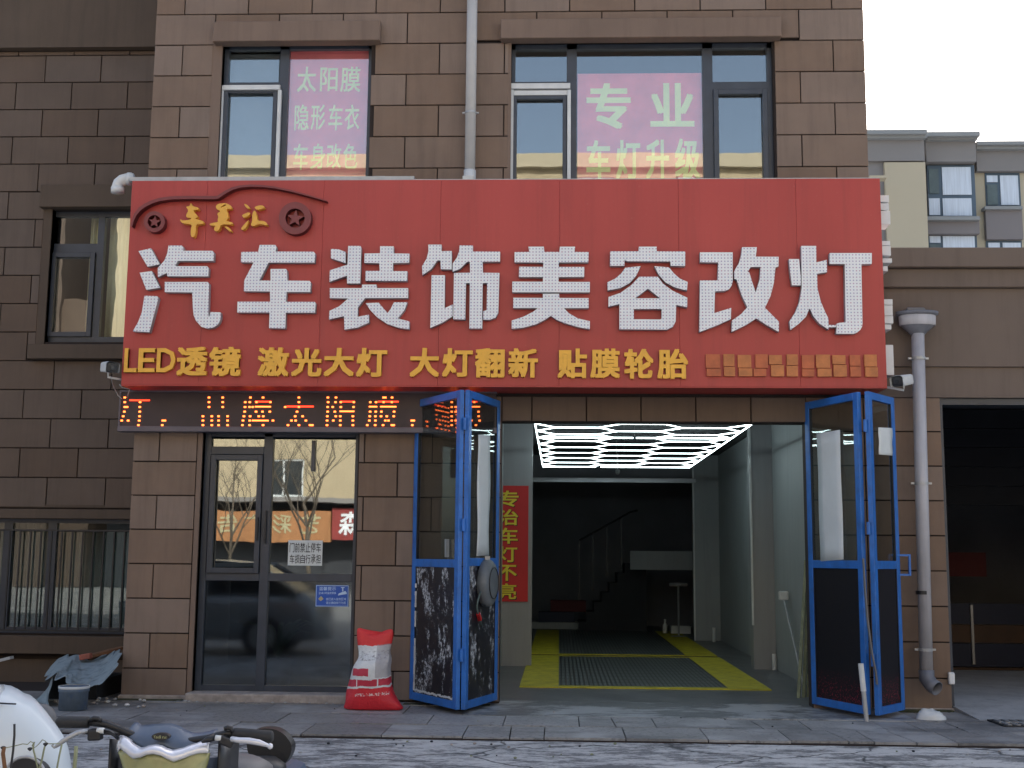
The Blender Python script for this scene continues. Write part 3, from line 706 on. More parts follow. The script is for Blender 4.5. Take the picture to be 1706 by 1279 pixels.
for i in range(7): obj('step', B().box(.40 + i * .16, 1.8, 12.7, 13.7, i * .2, .2 + i * .2), 'dark_room', t)
tag(obj('grey_panel', B().box(PX(1050, 935, 12.0), 2.97, 12.0, 12.05, PZ(1100, 949, 12.0), PZ(1100, 918, 12.0)), 'bay_wall'), 'long grey horizontal panel hung across the dark back of the bay', 'panel')
t = thing('work_bench', 'low pale-edged bench carrying red and blue cases at the back of the bay', 'bench', (-.6, 13, 0))
bx0, bx1 = PX(886, 1030, 13.0), PX(984, 1030, 13.0)
obj('bench_top', B().box(bx0 - .4, bx1, 13.0, 13.6, PZ(930, 1048, 13.0), PZ(930, 1037, 13.0)), 'bay_wall', t)
obj('bench_leg', B().box(bx1 - .08, bx1 - .02, 13.05, 13.1, 0, PZ(930, 1048, 13.0)), 'bay_wall', t); obj('bench_leg', B().box(bx0 - .3, bx0 - .24, 13.05, 13.1, 0, PZ(930, 1048, 13.0)), 'bay_wall', t)
tag(obj('storage_case', B().box(PX(897, 1020, 13.1), PX(958, 1020, 13.1), 13.1, 13.5, PZ(930, 1037, 13.0), PZ(930, 1019, 13.1)), 'blue_dk', bevel=.01), 'dark blue flat case lying on the bench under the red one', 'case')
tag(obj('storage_case', B().box(PX(917, 1010, 13.1), PX(976, 1010, 13.1), 13.1, 13.5, PZ(930, 1019, 13.1) + .002, PZ(930, 1000, 13.1)), 'red_cloth', bevel=.01), 'dark red case resting on top of the blue case', 'case')
t = thing('bar_stool', 'small stool with a shiny green-black seat beside the far right column', 'stool', (2.2, 11.2, 0))
sx_, sz_ = P(1130, 972, 11.2)
obj('seat', B().lathe((sx_, 11.2, sz_), [(.001, -.05), (.17, -.05), (.18, -.02), (.17, .01), (.001, .02)], 20), 'steel', t, smooth=True)
obj('post', B().tube([(sx_, 11.2, .03), (sx_, 11.2, sz_ - .05)], .018, 8), 'steel', t); obj('foot_plate', B().lathe((sx_, 11.2, .0), [(.001, .03), (.16, .02), (.17, .005), (.001, .005)], 20), 'steel', t)
t = thing('cleaning_tray', 'pale plastic tray left on the floor by the far right column', 'tray', (2.2, 12, 0))
a, b_ = PX(1117, 1050, 12.2), PX(1149, 1050, 12.2)
obj('tray_base', B().box(a, b_, 12.0, 12.3, .02, .04).box(a, b_, 12.0, 12.02, .04, .16).box(a, b_, 12.28, 12.3, .04, .16).box(a, a + .02, 12.02, 12.28, .04, .16).box(b_ - .02, b_, 12.02, 12.28, .04, .16), 'trim_white', t)
tag(obj('spray_bottle', B().lathe((PX(1108, 1045, 12.1), 12.1, .017), [(.001, 0), (.05, 0), (.05, .16), (.02, .2), (.02, .26), (.03, .27), (.001, .28)], 14), 'trim_white', smooth=True), 'small white spray bottle standing just left of the tray', 'bottle')
x_, y_ = 2.84, 4.2
for (px_, z0, z1, yy) in ((1290, 0.02, .22, 4.3), (1190, .02, .26, 9.9)):
    xq = PX(px_, 1100, yy)
    tag(obj('pipe_stub', B().tube([(xq, yy, .0), (xq, yy, z1)], .03, 12), 'trim_white', smooth=False), 'short white floor pipe stub against the %s grey column' % ('near' if yy < 5 else 'far'), 'pipe', 'white pipe stubs by the columns')
t = thing('floor_mop', 'long-handled mop leaning on the right bay wall with its pale head up', 'mop', (2.85, 2.5, 0))
obj('handle', B().tube([(2.93, 2.2, 0.02), (2.90, 3.2, 1.0)], .014, 8), 'steel', t)
a = (2.90, 3.22, 1.0)
obj('mop_head', B().box(2.84, 2.96, 3.17, 3.27, .98, 1.10), 'white_pl', t, bevel=.02)
t = thing('timber_lath', 'rough pale timber laths leaning behind the right folding door', 'laths', (2.7, 1, 0))
for dx in (0, .07, .13): obj('lath', B().obox((2.62 + dx, .9 + dx, .0), (2.80 + dx * .3, 1.2, 1.5 - dx * 3), .035, .02), 'stalk', t)

# ================================================================ LEFT WING (recessed)
YL = 1.75
wg = thing('building_wing', 'darker recessed wing of the brown building at the left with two windows', 'building', (-7, YL, 0))
WA = (PX(80, 460, YL), -4.6, PZ(150, 569, YL), PZ(150, 348, YL)); WBL = (-12.5, -4.6, PZ(100, 1056, YL), PZ(100, 864, YL))
wc = B()
for q in sub_rects((-13, -4.585, -.1, 13), [WA, WBL]): wc.box(q[0], q[1], YL + .026, YL + .25, q[2], q[3])
obj('wall', wc, 'joint', wg)
HA = (PX(66, 460, YL), -4.6, PZ(150, 598, YL), PZ(150, 320, YL)); HB = (-13, -4.6, -.1, PZ(100, 848, YL))
zband = PZ(100, 85, YL)
block_wall(wg, -13, -4.585, 1.6, zband, YL, 7.468, .361, (-6.611, -6.975), .725, [HA, HB], 'block_wing_header_shade')
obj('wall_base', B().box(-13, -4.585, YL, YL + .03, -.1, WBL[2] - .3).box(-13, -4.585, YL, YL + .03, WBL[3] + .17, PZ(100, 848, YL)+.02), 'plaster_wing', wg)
obj('floor_band', B().box(-13, -4.585, YL - .10, YL + .03, zband + .01, 9.4), 'plaster_wing', wg)
obj('upper_wall', B().box(-13, -4.585, YL, YL + .03, 9.41, 13), 'block_wing_header_shade', wg)
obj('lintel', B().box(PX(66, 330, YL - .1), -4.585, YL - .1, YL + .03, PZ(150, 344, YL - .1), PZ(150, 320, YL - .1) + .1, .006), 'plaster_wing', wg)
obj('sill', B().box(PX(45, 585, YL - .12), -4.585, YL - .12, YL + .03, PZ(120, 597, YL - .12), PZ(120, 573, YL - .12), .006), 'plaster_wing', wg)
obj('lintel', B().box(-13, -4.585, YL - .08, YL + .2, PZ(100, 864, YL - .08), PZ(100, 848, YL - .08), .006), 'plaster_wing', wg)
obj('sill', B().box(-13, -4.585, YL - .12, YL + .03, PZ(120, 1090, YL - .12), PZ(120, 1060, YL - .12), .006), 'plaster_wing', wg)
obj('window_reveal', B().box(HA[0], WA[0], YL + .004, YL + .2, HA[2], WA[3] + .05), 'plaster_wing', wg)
YV = YL + .12
fb = B(); x0 = WA[0]
fb.box(x0, PX(86, 460, YV), YV, YV + .07, WA[2], WA[3]).box(PX(159, 460, YV), PX(170, 460, YV), YV, YV + .07, WA[2], WA[3]).box(PX(86, 460, YV), PX(159, 460, YV), YV, YV + .07, PZ(120, 424, YV), PZ(120, 406, YV))
fb.box(x0, -4.6, YV - .002, YV + .07, PZ(150, 361, YV), WA[3]).box(x0, -4.6, YV - .002, YV + .07, WA[2], PZ(150, 561, YV))
w = obj('window', fb, 'frame', wg)
b = B(); frame_box(b, PX(83, 490, YV), PX(156, 490, YV), PZ(120, 561, YV), PZ(120, 421, YV), .06, YV - .03, .05); obj('sash', b, 'frame', w)
obj('pane', B().box(PX(85, 383, YV), PX(160, 383, YV), YV + .03, YV + .036, PZ(120, 408, YV), PZ(120, 359, YV)), 'glass_wing', w)
obj('pane', B().box(PX(85, 490, YV), PX(160, 490, YV), YV + .03, YV + .036, PZ(120, 562, YV), PZ(120, 422, YV)), 'glass_wing', w)
obj('pane', B().box(PX(169, 460, YV), -4.6, YV + .03, YV + .036, PZ(120, 563, YV), PZ(120, 358, YV)), 'glass_wing', w)
def curtain(name, x0, x1, z0, z1, Y, mat, parent, folds=7, amp=.03):
    n = folds * 8; rows = []
    for j in range(2):
        rows.append([(x0 + (x1 - x0) * i / n, Y + amp * math.sin(i / n * folds * 2 * math.pi) + amp * .5 * math.sin(i * 1.7), (z0, z1)[j]) for i in range(n + 1)])
    return obj(name, B().grid(rows), mat, parent, smooth=True, solid=.004)
xw = PX(172, 460, YV)
curtain('curtain', xw - .02, -4.6, WA[2], WA[3], YV + .2, 'curtain_cream', w, 5)
curtain('curtain', PX(134, 490, YV), PX(150, 490, YV), WA[2], WA[3], YV + .22, 'curtain_cream', w, 2)
obj('wing_room', B().box(-13, -4.62, YL + 2.2, YL + 2.3, -.1, 8).box(-13, -4.62, YL + .25, YL + 2.2, 2.5, 2.6), 'dark_room', wg)
# lower window with frame, panes and blinds
fb = B(); fb.box(-12.5, -4.6, YV, YV + .07, WBL[2], WBL[2] + .07).box(-12.5, -4.6, YV, YV + .07, WBL[3] - .05, WBL[3])
for px_ in (2, 76): fb.box(PX(px_, 960, YV), PX(px_ + 14, 960, YV), YV - .003, YV + .07, WBL[2], WBL[3])
w = obj('window', fb, 'frame', wg)
obj('pane', B().box(-12.5, PX(80, 960, YV), YV + .03, YV + .036, WBL[2], WBL[3]), 'glass_wing_low', w); obj('pane', B().box(PX(82, 960, YV), -4.6, YV + .03, YV + .036, WBL[2], WBL[3]), 'glass_wing_low', w)
curtain('curtain', -8, PX(78, 960, YV), WBL[2], WBL[3], YV + .18, 'screen', w, 9, .04); curtain('curtain', PX(92, 960, YV), -4.6, WBL[2], WBL[3] - .15, YV + .18, 'screen', w, 5, .04)
# burglar bars in front
gb = thing('window_grille', 'black vertical-bar grille in front of the lower left window', 'grille', (-6, YL - .05, 1))
YG = YL - .06
zt, zbm = PZ(100, 882, YG), PZ(100, 1052, YG)
obj('rail', B().box(-9, -4.59, YG, YG + .025, zt - .02, zt), 'black', gb); obj('rail', B().box(-9, -4.59, YG, YG + .025, zbm, zbm + .02), 'black', gb)
xb = PX(204, 960, YG)
while xb > -8: obj('bar', B().box(xb - .008, xb + .008, YG + .002, YG + .02, zbm + .02, zt - .02), 'black', gb); xb -= .128

# ================================================================ RIGHT ANNEXE
an = thing('garage_annexe', 'low flat-roofed brown garage block with a dark open doorway at the right', 'garage', (6, 0, 0))
ZC = [PZ(1600, y) for y in (418, 450, 481, 611, 662)]
AX0 = 3.35
aw = B(); aw.box(AX0, 12, .03, .3, ZC[4], ZC[0] - .3).box(7.4, 12, .03, .3, -.05, ZC[4])
obj('wall', aw, 'annexe', an)
obj('parapet', B().box(AX0, 12, -.16, .3, ZC[1], ZC[0], .008), 'annexe', an)
obj('cornice', B().box(AX0, 12, -.09, .3, ZC[2], ZC[1] - .004, .008), 'annexe', an)
obj('upper_wall', B().box(AX0, 12, -.03, .3, ZC[3], ZC[2] - .004), 'annexe', an)
obj('lintel', B().box(AX0, 12, .0, .3, ZC[4], ZC[3] - .004), 'annexe', an)
obj('roof', B().box(AX0, 12, .3, 9, ZC[0] - .5, ZC[0] - .3), 'concrete', an)
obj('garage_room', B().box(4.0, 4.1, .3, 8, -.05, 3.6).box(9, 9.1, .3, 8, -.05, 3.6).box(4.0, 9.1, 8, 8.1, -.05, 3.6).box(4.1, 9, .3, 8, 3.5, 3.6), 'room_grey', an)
obj('door_jamb', B().box(4.003, 4.035, .04, .3, .0, ZC[4]), 'frame', an); obj('door_head', B().box(4.035, 7.4, .05, .3, ZC[4] - .07, ZC[4] - .003), 'frame', an)
# half-lowered dark sectional door inside
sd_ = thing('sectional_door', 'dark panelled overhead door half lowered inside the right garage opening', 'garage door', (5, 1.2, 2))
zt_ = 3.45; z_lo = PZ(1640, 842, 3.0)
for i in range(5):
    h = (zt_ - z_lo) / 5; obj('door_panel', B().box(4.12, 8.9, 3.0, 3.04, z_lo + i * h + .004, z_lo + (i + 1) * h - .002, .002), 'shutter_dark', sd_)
t = thing('wall_cabinet', 'long dark wooden cabinet deep inside the right garage', 'cabinet', (6, 6, 0))
for (c_, d_, mt) in ((1041, 1071, 'brown_wood'), (1112, 1144, 'brown_wood'), (1005, 1040, 'blue_dk'), (1072, 1111, 'blue_dk')):
    obj('cabinet_panel', B().box(4.3, 9, 5.0, 5.06, PZ(1640, d_, 5.0) + .004, PZ(1640, c_, 5.0)), mt, t)
obj('cabinet_post', B().box(PX(1619, 1060, 4.95), PX(1623, 1060, 4.95), 4.95, 4.99, .06, PZ(1620, 1008, 4.95)), 'steel', t)
tag(obj('wall_board', B().box(4.3, PX(1643, 940, 6.0), 6.0, 6.05, PZ(1600, 960, 6.0), PZ(1600, 920, 6.0)), 'red_cloth'), 'dark red board on the back wall of the right garage', 'board')
x_, z_ = P(1586, 1130, -.05)
tag(obj('power_socket', B().box(x_ - .03, x_ + .03, -.055, -.003, z_ - .06, z_ + .06), 'white', bevel=.012), 'small bright white socket box on the right edge of the corner pillar', 'socket')

# ================================================================ FAR APARTMENT BLOCK
YF = 38.0
ap = thing('apartment_block', 'grey and beige flats with a stepped parapet rising behind the right garage', 'apartment building', (18, YF, 0))
def fbx(name, a, b_, c_, d_, Y, t, mat, parent=ap, zlow=None):
    x0, x1 = PX(a, (c_ + d_) / 2, Y), PX(b_, (c_ + d_) / 2, Y); z1 = PZ((a + b_) / 2, c_, Y); z0 = PZ((a + b_) / 2, d_, Y) if zlow is None else zlow
    return obj(name, B().box(x0, x1, Y, Y + t, z0, z1), mat, parent)
fbx('parapet', 1250, 1545, 216, 223, YF - 1.5, 6, 'far_corn'); fbx('parapet', 1250, 1542, 223.2, 230, YF - 1.3, 6, 'far_corn')
fbx('upper_band', 1250, 1540, 230.2, 268, YF - 1.0, 5, 'far_grey'); fbx('wall', 1250, 1541, 268.2, 300, YF - .8, 5, 'far_grey', zlow=0)
fbx('wall', 1474, 1542, 270, 300, YF - 1.0, .19, 'far_beige', zlow=0)
fbx('parapet', 1545.5, 1633, 219, 226, YF - .9, 6, 'far_corn'); fbx('parapet', 1545, 1629, 226.2, 232, YF - .6, 6, 'far_corn')
fbx('upper_band', 1543, 1626, 232.2, 269, YF - .3, 5, 'far_grey'); 
fbx('parapet', 1628, 1960, 234, 240, YF - .2, 6, 'far_corn'); fbx('parapet', 1627, 1960, 240.2, 247, YF, 6, 'far_corn')
fbx('upper_band', 1627, 1960, 247.2, 284, YF + .3, 5, 'far_grey'); 
fbx('wall', 1543, 1960, 262, 300, YF + .6, 5, 'far_beige', zlow=0)
fbx('balcony_band', 1545, 1632, 366, 389, YF - .3, .85, 'far_brown'); fbx('sill', 1544, 1633, 360, 365.8, YF - .6, 1.1, 'far_corn')
fbx('balcony_band', 1643, 1704, 350, 398, YF + .3, .25, 'far_brown'); fbx('sill', 1641, 1704, 343, 348, YF + .1, .45, 'far_corn')
def fwin(a, b_, c_, d_, Y, panes):
    f = fbx('window', a, b_, c_, d_, Y + .05, .5, 'far_frame')
    for q in panes:
        o = fbx('pane', q[0], q[1], q[2], q[3], Y + .0, .04, q[4] if len(q) > 4 else 'curtain', f)
fwin(1546, 1625, 275, 360, YF, ((1548, 1564, 281, 322, 'screen'), (1570, 1618, 278, 324), (1548, 1566, 330, 358), (1571, 1619, 330, 359)))
fwin(1546, 1629, 390, 470, YF, ((1549, 1567, 393, 404), (1571, 1624, 393, 414), (1549, 1567, 407, 430, 'screen')))
fwin(1642, 1700, 288, 344, YF + .5, ((1644, 1662, 292, 303), (1645, 1662, 307, 341, 'screen'), (1667, 1697, 292, 341)))
fwin(1644, 1704, 401, 470, YF + .5, ((1647, 1666, 404, 425), (1671, 1701, 404, 425)))
for dx in (72, 150, 228):
    for c_, d_ in ((290, 344), (401, 455)):
        fwin(1642 + dx, 1700 + dx, c_, d_, YF + .5, ((1645 + dx, 1662 + dx, c_ + 4, d_ - 3, 'screen'), (1667 + dx, 1697 + dx, c_ + 4, d_ - 3)))
fbx('ledge', 1449, 1478, 292, 296, YF - 2, .5, 'far_beige')

# ================================================================ ACROSS THE STREET (seen in the glass)
YO = -38.0
ob = thing('opposite_building', 'cream six-storey building across the street reflected in the shop glass', 'building', (-5, YO, 0))
wins = []
for fl_ in range(1, 6):
    for i in range(-7, 9):
        x0 = -12.6 + i * 4.4; wins.append((x0, x0 + 1.75, fl_ * 3.1 + .85, fl_ * 3.1 + 2.45))
wins = [q for q in wins if q[0] > -20.5]
b = B()
for q in sub_rects((-20.8, 45, 3.9, 18.3), wins): b.box(q[0], q[1], YO - .3, YO, q[2], q[3])
obj('wall', b, 'cream', ob)
obj('roof_edge', B().box(-21, 45, YO - 12, YO + .3, 18.3, 18.9), 'far_beige', ob)
obj('mass', B().box(-20.7, 45, YO - 12, YO - .5, 0, 18.3), 'dark_room', ob)
obj('canopy', B().box(-20.8, 45, YO, YO + 1.0, 3.72, 3.9), 'far_grey', ob)
for q in wins:
    f = B(); 
    for a, c_ in ((q[0], q[0] + .07), (q[1] - .07, q[1]), ((q[0] + q[1]) / 2 - .035, (q[0] + q[1]) / 2 + .035)): f.box(a, c_, YO - .15, YO - .05, q[2], q[3])
    f.box(q[0], q[1], YO - .15, YO - .05, q[2], q[2] + .07).box(q[0], q[1], YO - .15, YO - .05, q[3] - .07, q[3]); f.box(q[0] - .15, q[1] + .15, YO - .1, YO + .25, q[2] - .12, q[2])
    w = obj('window', f, 'white_pl', ob); obj('pane', B().box(q[0], q[1], YO - .12, YO - .11, q[2], q[3]), 'car_glass', w)
ob2 = thing('opposite_building', 'brown stepped building beside the cream one across the street', 'building', (-30, YO, 0))
obj('wall', B().box(-60, -21.4, YO - 12, YO, 0, 13.2), 'block_wing_header_shade', ob2); obj('tower', B().box(-60, -23.2, YO - 11, YO + .3, 0, 20), 'block_wing_header_shade', ob2)
sgn = thing('orange_shop_sign', 'orange shopfront sign with pale letters across the street', 'sign', (-12, YO + .5, 2.8))
obj('board', B().box(-15.7, -9.55, YO + .35, YO + .6, 2.05, 3.35), 'orange_sign', sgn)
for ch, xc in zip('艺彩广告图', (-10.4, -11.55, -12.7, -13.85, -14.9)):
    me = curve_mesh(ch, .012); vs = [v.co.copy() for v in me.vertices]; ax, bx_ = min(v.x for v in vs), max(v.x for v in vs); ay, by = min(v.y for v in vs), max(v.y for v in vs)
    for v in me.vertices: v.co = (xc + .42 - (v.co.x - ax) / (bx_ - ax) * .84, YO + .64, 2.4 + (v.co.y - ay) / (by - ay) * .8)
    obj('letter', me, 'pale_letter', sgn)
sgn = thing('red_shop_sign', 'red shopfront sign with one white character across the street', 'sign', (-8, YO + .5, 2.8))
obj('board', B().box(-9.5, -3, YO + .35, YO + .62, 2.15, 3.5), 'red_sign2', sgn)
me = curve_mesh('森', .02); vs = [v.co.copy() for v in me.vertices]; ax, bx_ = min(v.x for v in vs), max(v.x for v in vs); ay, by = min(v.y for v in vs), max(v.y for v in vs)
for v in me.vertices: v.co = (-8.55 - (v.co.x - ax) / (bx_ - ax) * 1.0 + .35, YO + .66, 2.35 + (v.co.y - ay) / (by - ay) * 1.0)
obj('letter', me, 'white', sgn)
def bare_tree(name, x, y, h, label, seed):
    rnd = random.Random(seed); t = thing(name, label, 'tree', (x, y, 0), 'bare street trees across the road'); tr, br = B(), B()
    def limb(p, d, L, r, k):
        pts = [p]; q = p.copy(); dd = d.copy()
        for i in range(4): dd = (dd + Vector((rnd.uniform(-.14, .14), rnd.uniform(-.14, .14), .05))).normalized(); q = q + dd * L / 4; pts.append(q.copy())
        (tr if k == 0 else br).tube(pts, [r * (1 - .12 * i) for i in range(5)], 5 if k > 1 else 8, False)
        if k < 5:
            for i in range(3 if k else 5):
                s = pts[min(4, 2 + i % 3)]; a = rnd.uniform(0, 6.28)
                limb(s, (dd * .8 + Vector((math.cos(a), math.sin(a), rnd.uniform(.1, .6))) * .7).normalized(), L * rnd.uniform(.55, .75), r * .5, k + 1)
    limb(Vector((x, y, -.03)), Vector((0, 0, 1)), h * .38, h * .010, 0)
    obj('trunk', tr, 'bark', t); obj('branches', br, 'bark', t)
bare_tree('bare_tree', -9.0, -31, 9, 'bare tree across the street in front of the red sign', 3)
bare_tree('bare_tree', -12.6, -33, 8, 'bare tree across the street in front of the orange sign', 5)

# silver car parked just outside the picture (seen in the shop glass)
car = thing('parked_car', 'silver saloon car parked side-on and mirrored in the shop glass', 'car', (-5.8, -6.2, RZ))
def car_body():
    prof = [(-2.2, .35), (-2.25, .62), (-2.15, .78), (-1.55, .90), (-.95, .96)]
    b = B(); xs_ = [-2.25, -2.15, -1.6, -1.0, -.3, .6, 1.3, 1.7, 2.05, 2.2]; top = [.55, .74, .86, .93, .96, .97, .97, .98, .94, .7]; rows = []
    for x, zt_ in zip(xs_, top):
        hw = .86 if abs(x) < 1.9 else .74
        rows.append([(x, -hw * .96, .22), (x, -hw, .45), (x, -hw * .98, zt_ * .85), (x, -hw * .88, zt_), (x, 0, zt_ + .03), (x, hw * .88, zt_), (x, hw * .98, zt_ * .85), (x, hw, .45), (x, hw * .96, .22), (x, 0, .2)])
    b.grid([r + [r[0]] for r in rows]); k0 = 0; n = 11; b.f.append(tuple(range(10))); b.f.append(tuple(len(b.v) - 11 + i for i in range(10))[::-1]); return b
def cabin(off=0):
    b = B(); xs_ = [-1.15, -.45, .45, 1.2, 1.85]; top = [.95, 1.36 + off, 1.42 + off, 1.36 + off, .98]
    rows = [[(x, -.78 - off, .93), (x, -.62 - off if z > 1 else -.76, z), (x, 0, z + .02), (x, .62 + off if z > 1 else .76, z), (x, .78 + off, .93)] for x, z in zip(xs_, top)]
    return b.grid(rows)
cx0, cy0 = -5.85, -6.3
def shift(b, dx, dy, dz=RZ):
    b.v = [(v[0] + dx, v[1] + dy, v[2] + dz) for v in b.v]; return b
obj('body', shift(car_body(), cx0, cy0), 'silver_car', car, smooth=True, sub=1)
obj('glasshouse', shift(cabin(), cx0, cy0), 'car_glass', car)
rb = B(); rb.grid([[(x, y, z + .012) for y in (-.60, 0, .60)] for x, z in ((-.45, 1.36), (.45, 1.43), (1.2, 1.36))])
for s in (-1, 1):
    for (xa, za, xb_, zb_) in ((-1.15, .95, -.45, 1.37), (1.85, .98, 1.2, 1.37), (.42, .93, .42, 1.43), (-.45, 1.37, 1.2, 1.38)): rb.obox((xa, s * .77 if za < 1 else s * .635, za), (xb_, s * .635, zb_), .07, .05)
obj('roof', shift(rb, cx0, cy0), 'silver_car', car, solid=.02)
for sx2 in (-1.4, 1.35):
    for s in (-1, 1):
        b = B(); yy = cy0 + s * .82
        b.tube([(cx0 + sx2, yy - .1 * s, .31 + RZ), (cx0 + sx2, yy + .06 * s, .31 + RZ)], .31, 24); wh = obj('wheel', b, 'rubber', car)
        obj('rim', B().tube([(cx0 + sx2, yy + .05 * s, .31 + RZ), (cx0 + sx2, yy + .075 * s, .31 + RZ)], .20, 16), 'steel', wh)
for s in (-1, 1): obj('side_mirror', shift(B().box(-.95, -.78, s * .82, s * 1.0, .93, 1.05), cx0, cy0), 'silver_car', car, bevel=.03); obj('headlight', shift(B().box(-2.19, -2.0, s * .5, s * .76, .56, .68), cx0, cy0), 'white_pl', car, bevel=.02)
# a dark car further along, behind the camera

# ================================================================ RED SHOP SIGN
YS = -0.50
SX0 = (PX(222, 297, YS) + PX(200, 640, YS)) / 2; SX1 = (PX(1468, 300, YS) + PX(1476, 643, YS)) / 2
SZ1 = (PZ(222, 298, YS) + PZ(1468, 300, YS)) / 2; SZ0 = (PZ(200, 641, YS) + PZ(1476, 644, YS)) / 2
sg = thing('shop_sign', 'long red signboard with big white dotted letters and a yellow text line', 'shop sign', (0, YS, SZ0))
sb = B().box(SX0 + .01, SX1 - .01, YS + .012, -.02, SZ0 + .01, SZ1 - .01); obj('box', sb, 'logo_red', sg)
edges = [SX0] + [PX(x, 420, YS) for x in (341, 536.5, 733, 932, 1131, 1328)] + [SX1]
for i in range(len(edges) - 1): obj('sign_panel', B().box(edges[i] + .0008, edges[i + 1] - .0008, YS, YS + .011, SZ0, SZ1, .0015), 'sign', sg)
obj('side_return', B().box(SX0, SX0 + .009, YS + .012, -.01, SZ0, SZ1).box(SX1 - .009, SX1, YS + .012, -.01, SZ0, SZ1), 'sign', sg)
obj('underside', B().box(SX0, SX1, YS + .004, -.01, SZ0 - .012, SZ0 + .008), 'sign', sg)
obj('top_flashing', B().box(SX0 - .03, PX(690, 295, YS), YS + .01, .0, SZ1 + .003, SZ1 + .045).box(PX(690, 295, YS), SX1, YS + .012, .0, SZ1 + .003, SZ1 + .012), 'steel', sg)
for (a, b_, c_, d_) in ((1, 1, 1, 1),):
    for px0, pyy in ((622, 294), (770, 297)): obj('fixing', B().box(PX(px0, pyy, YS), PX(px0 + 18, pyy, YS), YS + .05, YS + .1, SZ1 + .012, SZ1 + .06), 'alu', sg)
YC = YS - .075                                     # front of the big letters
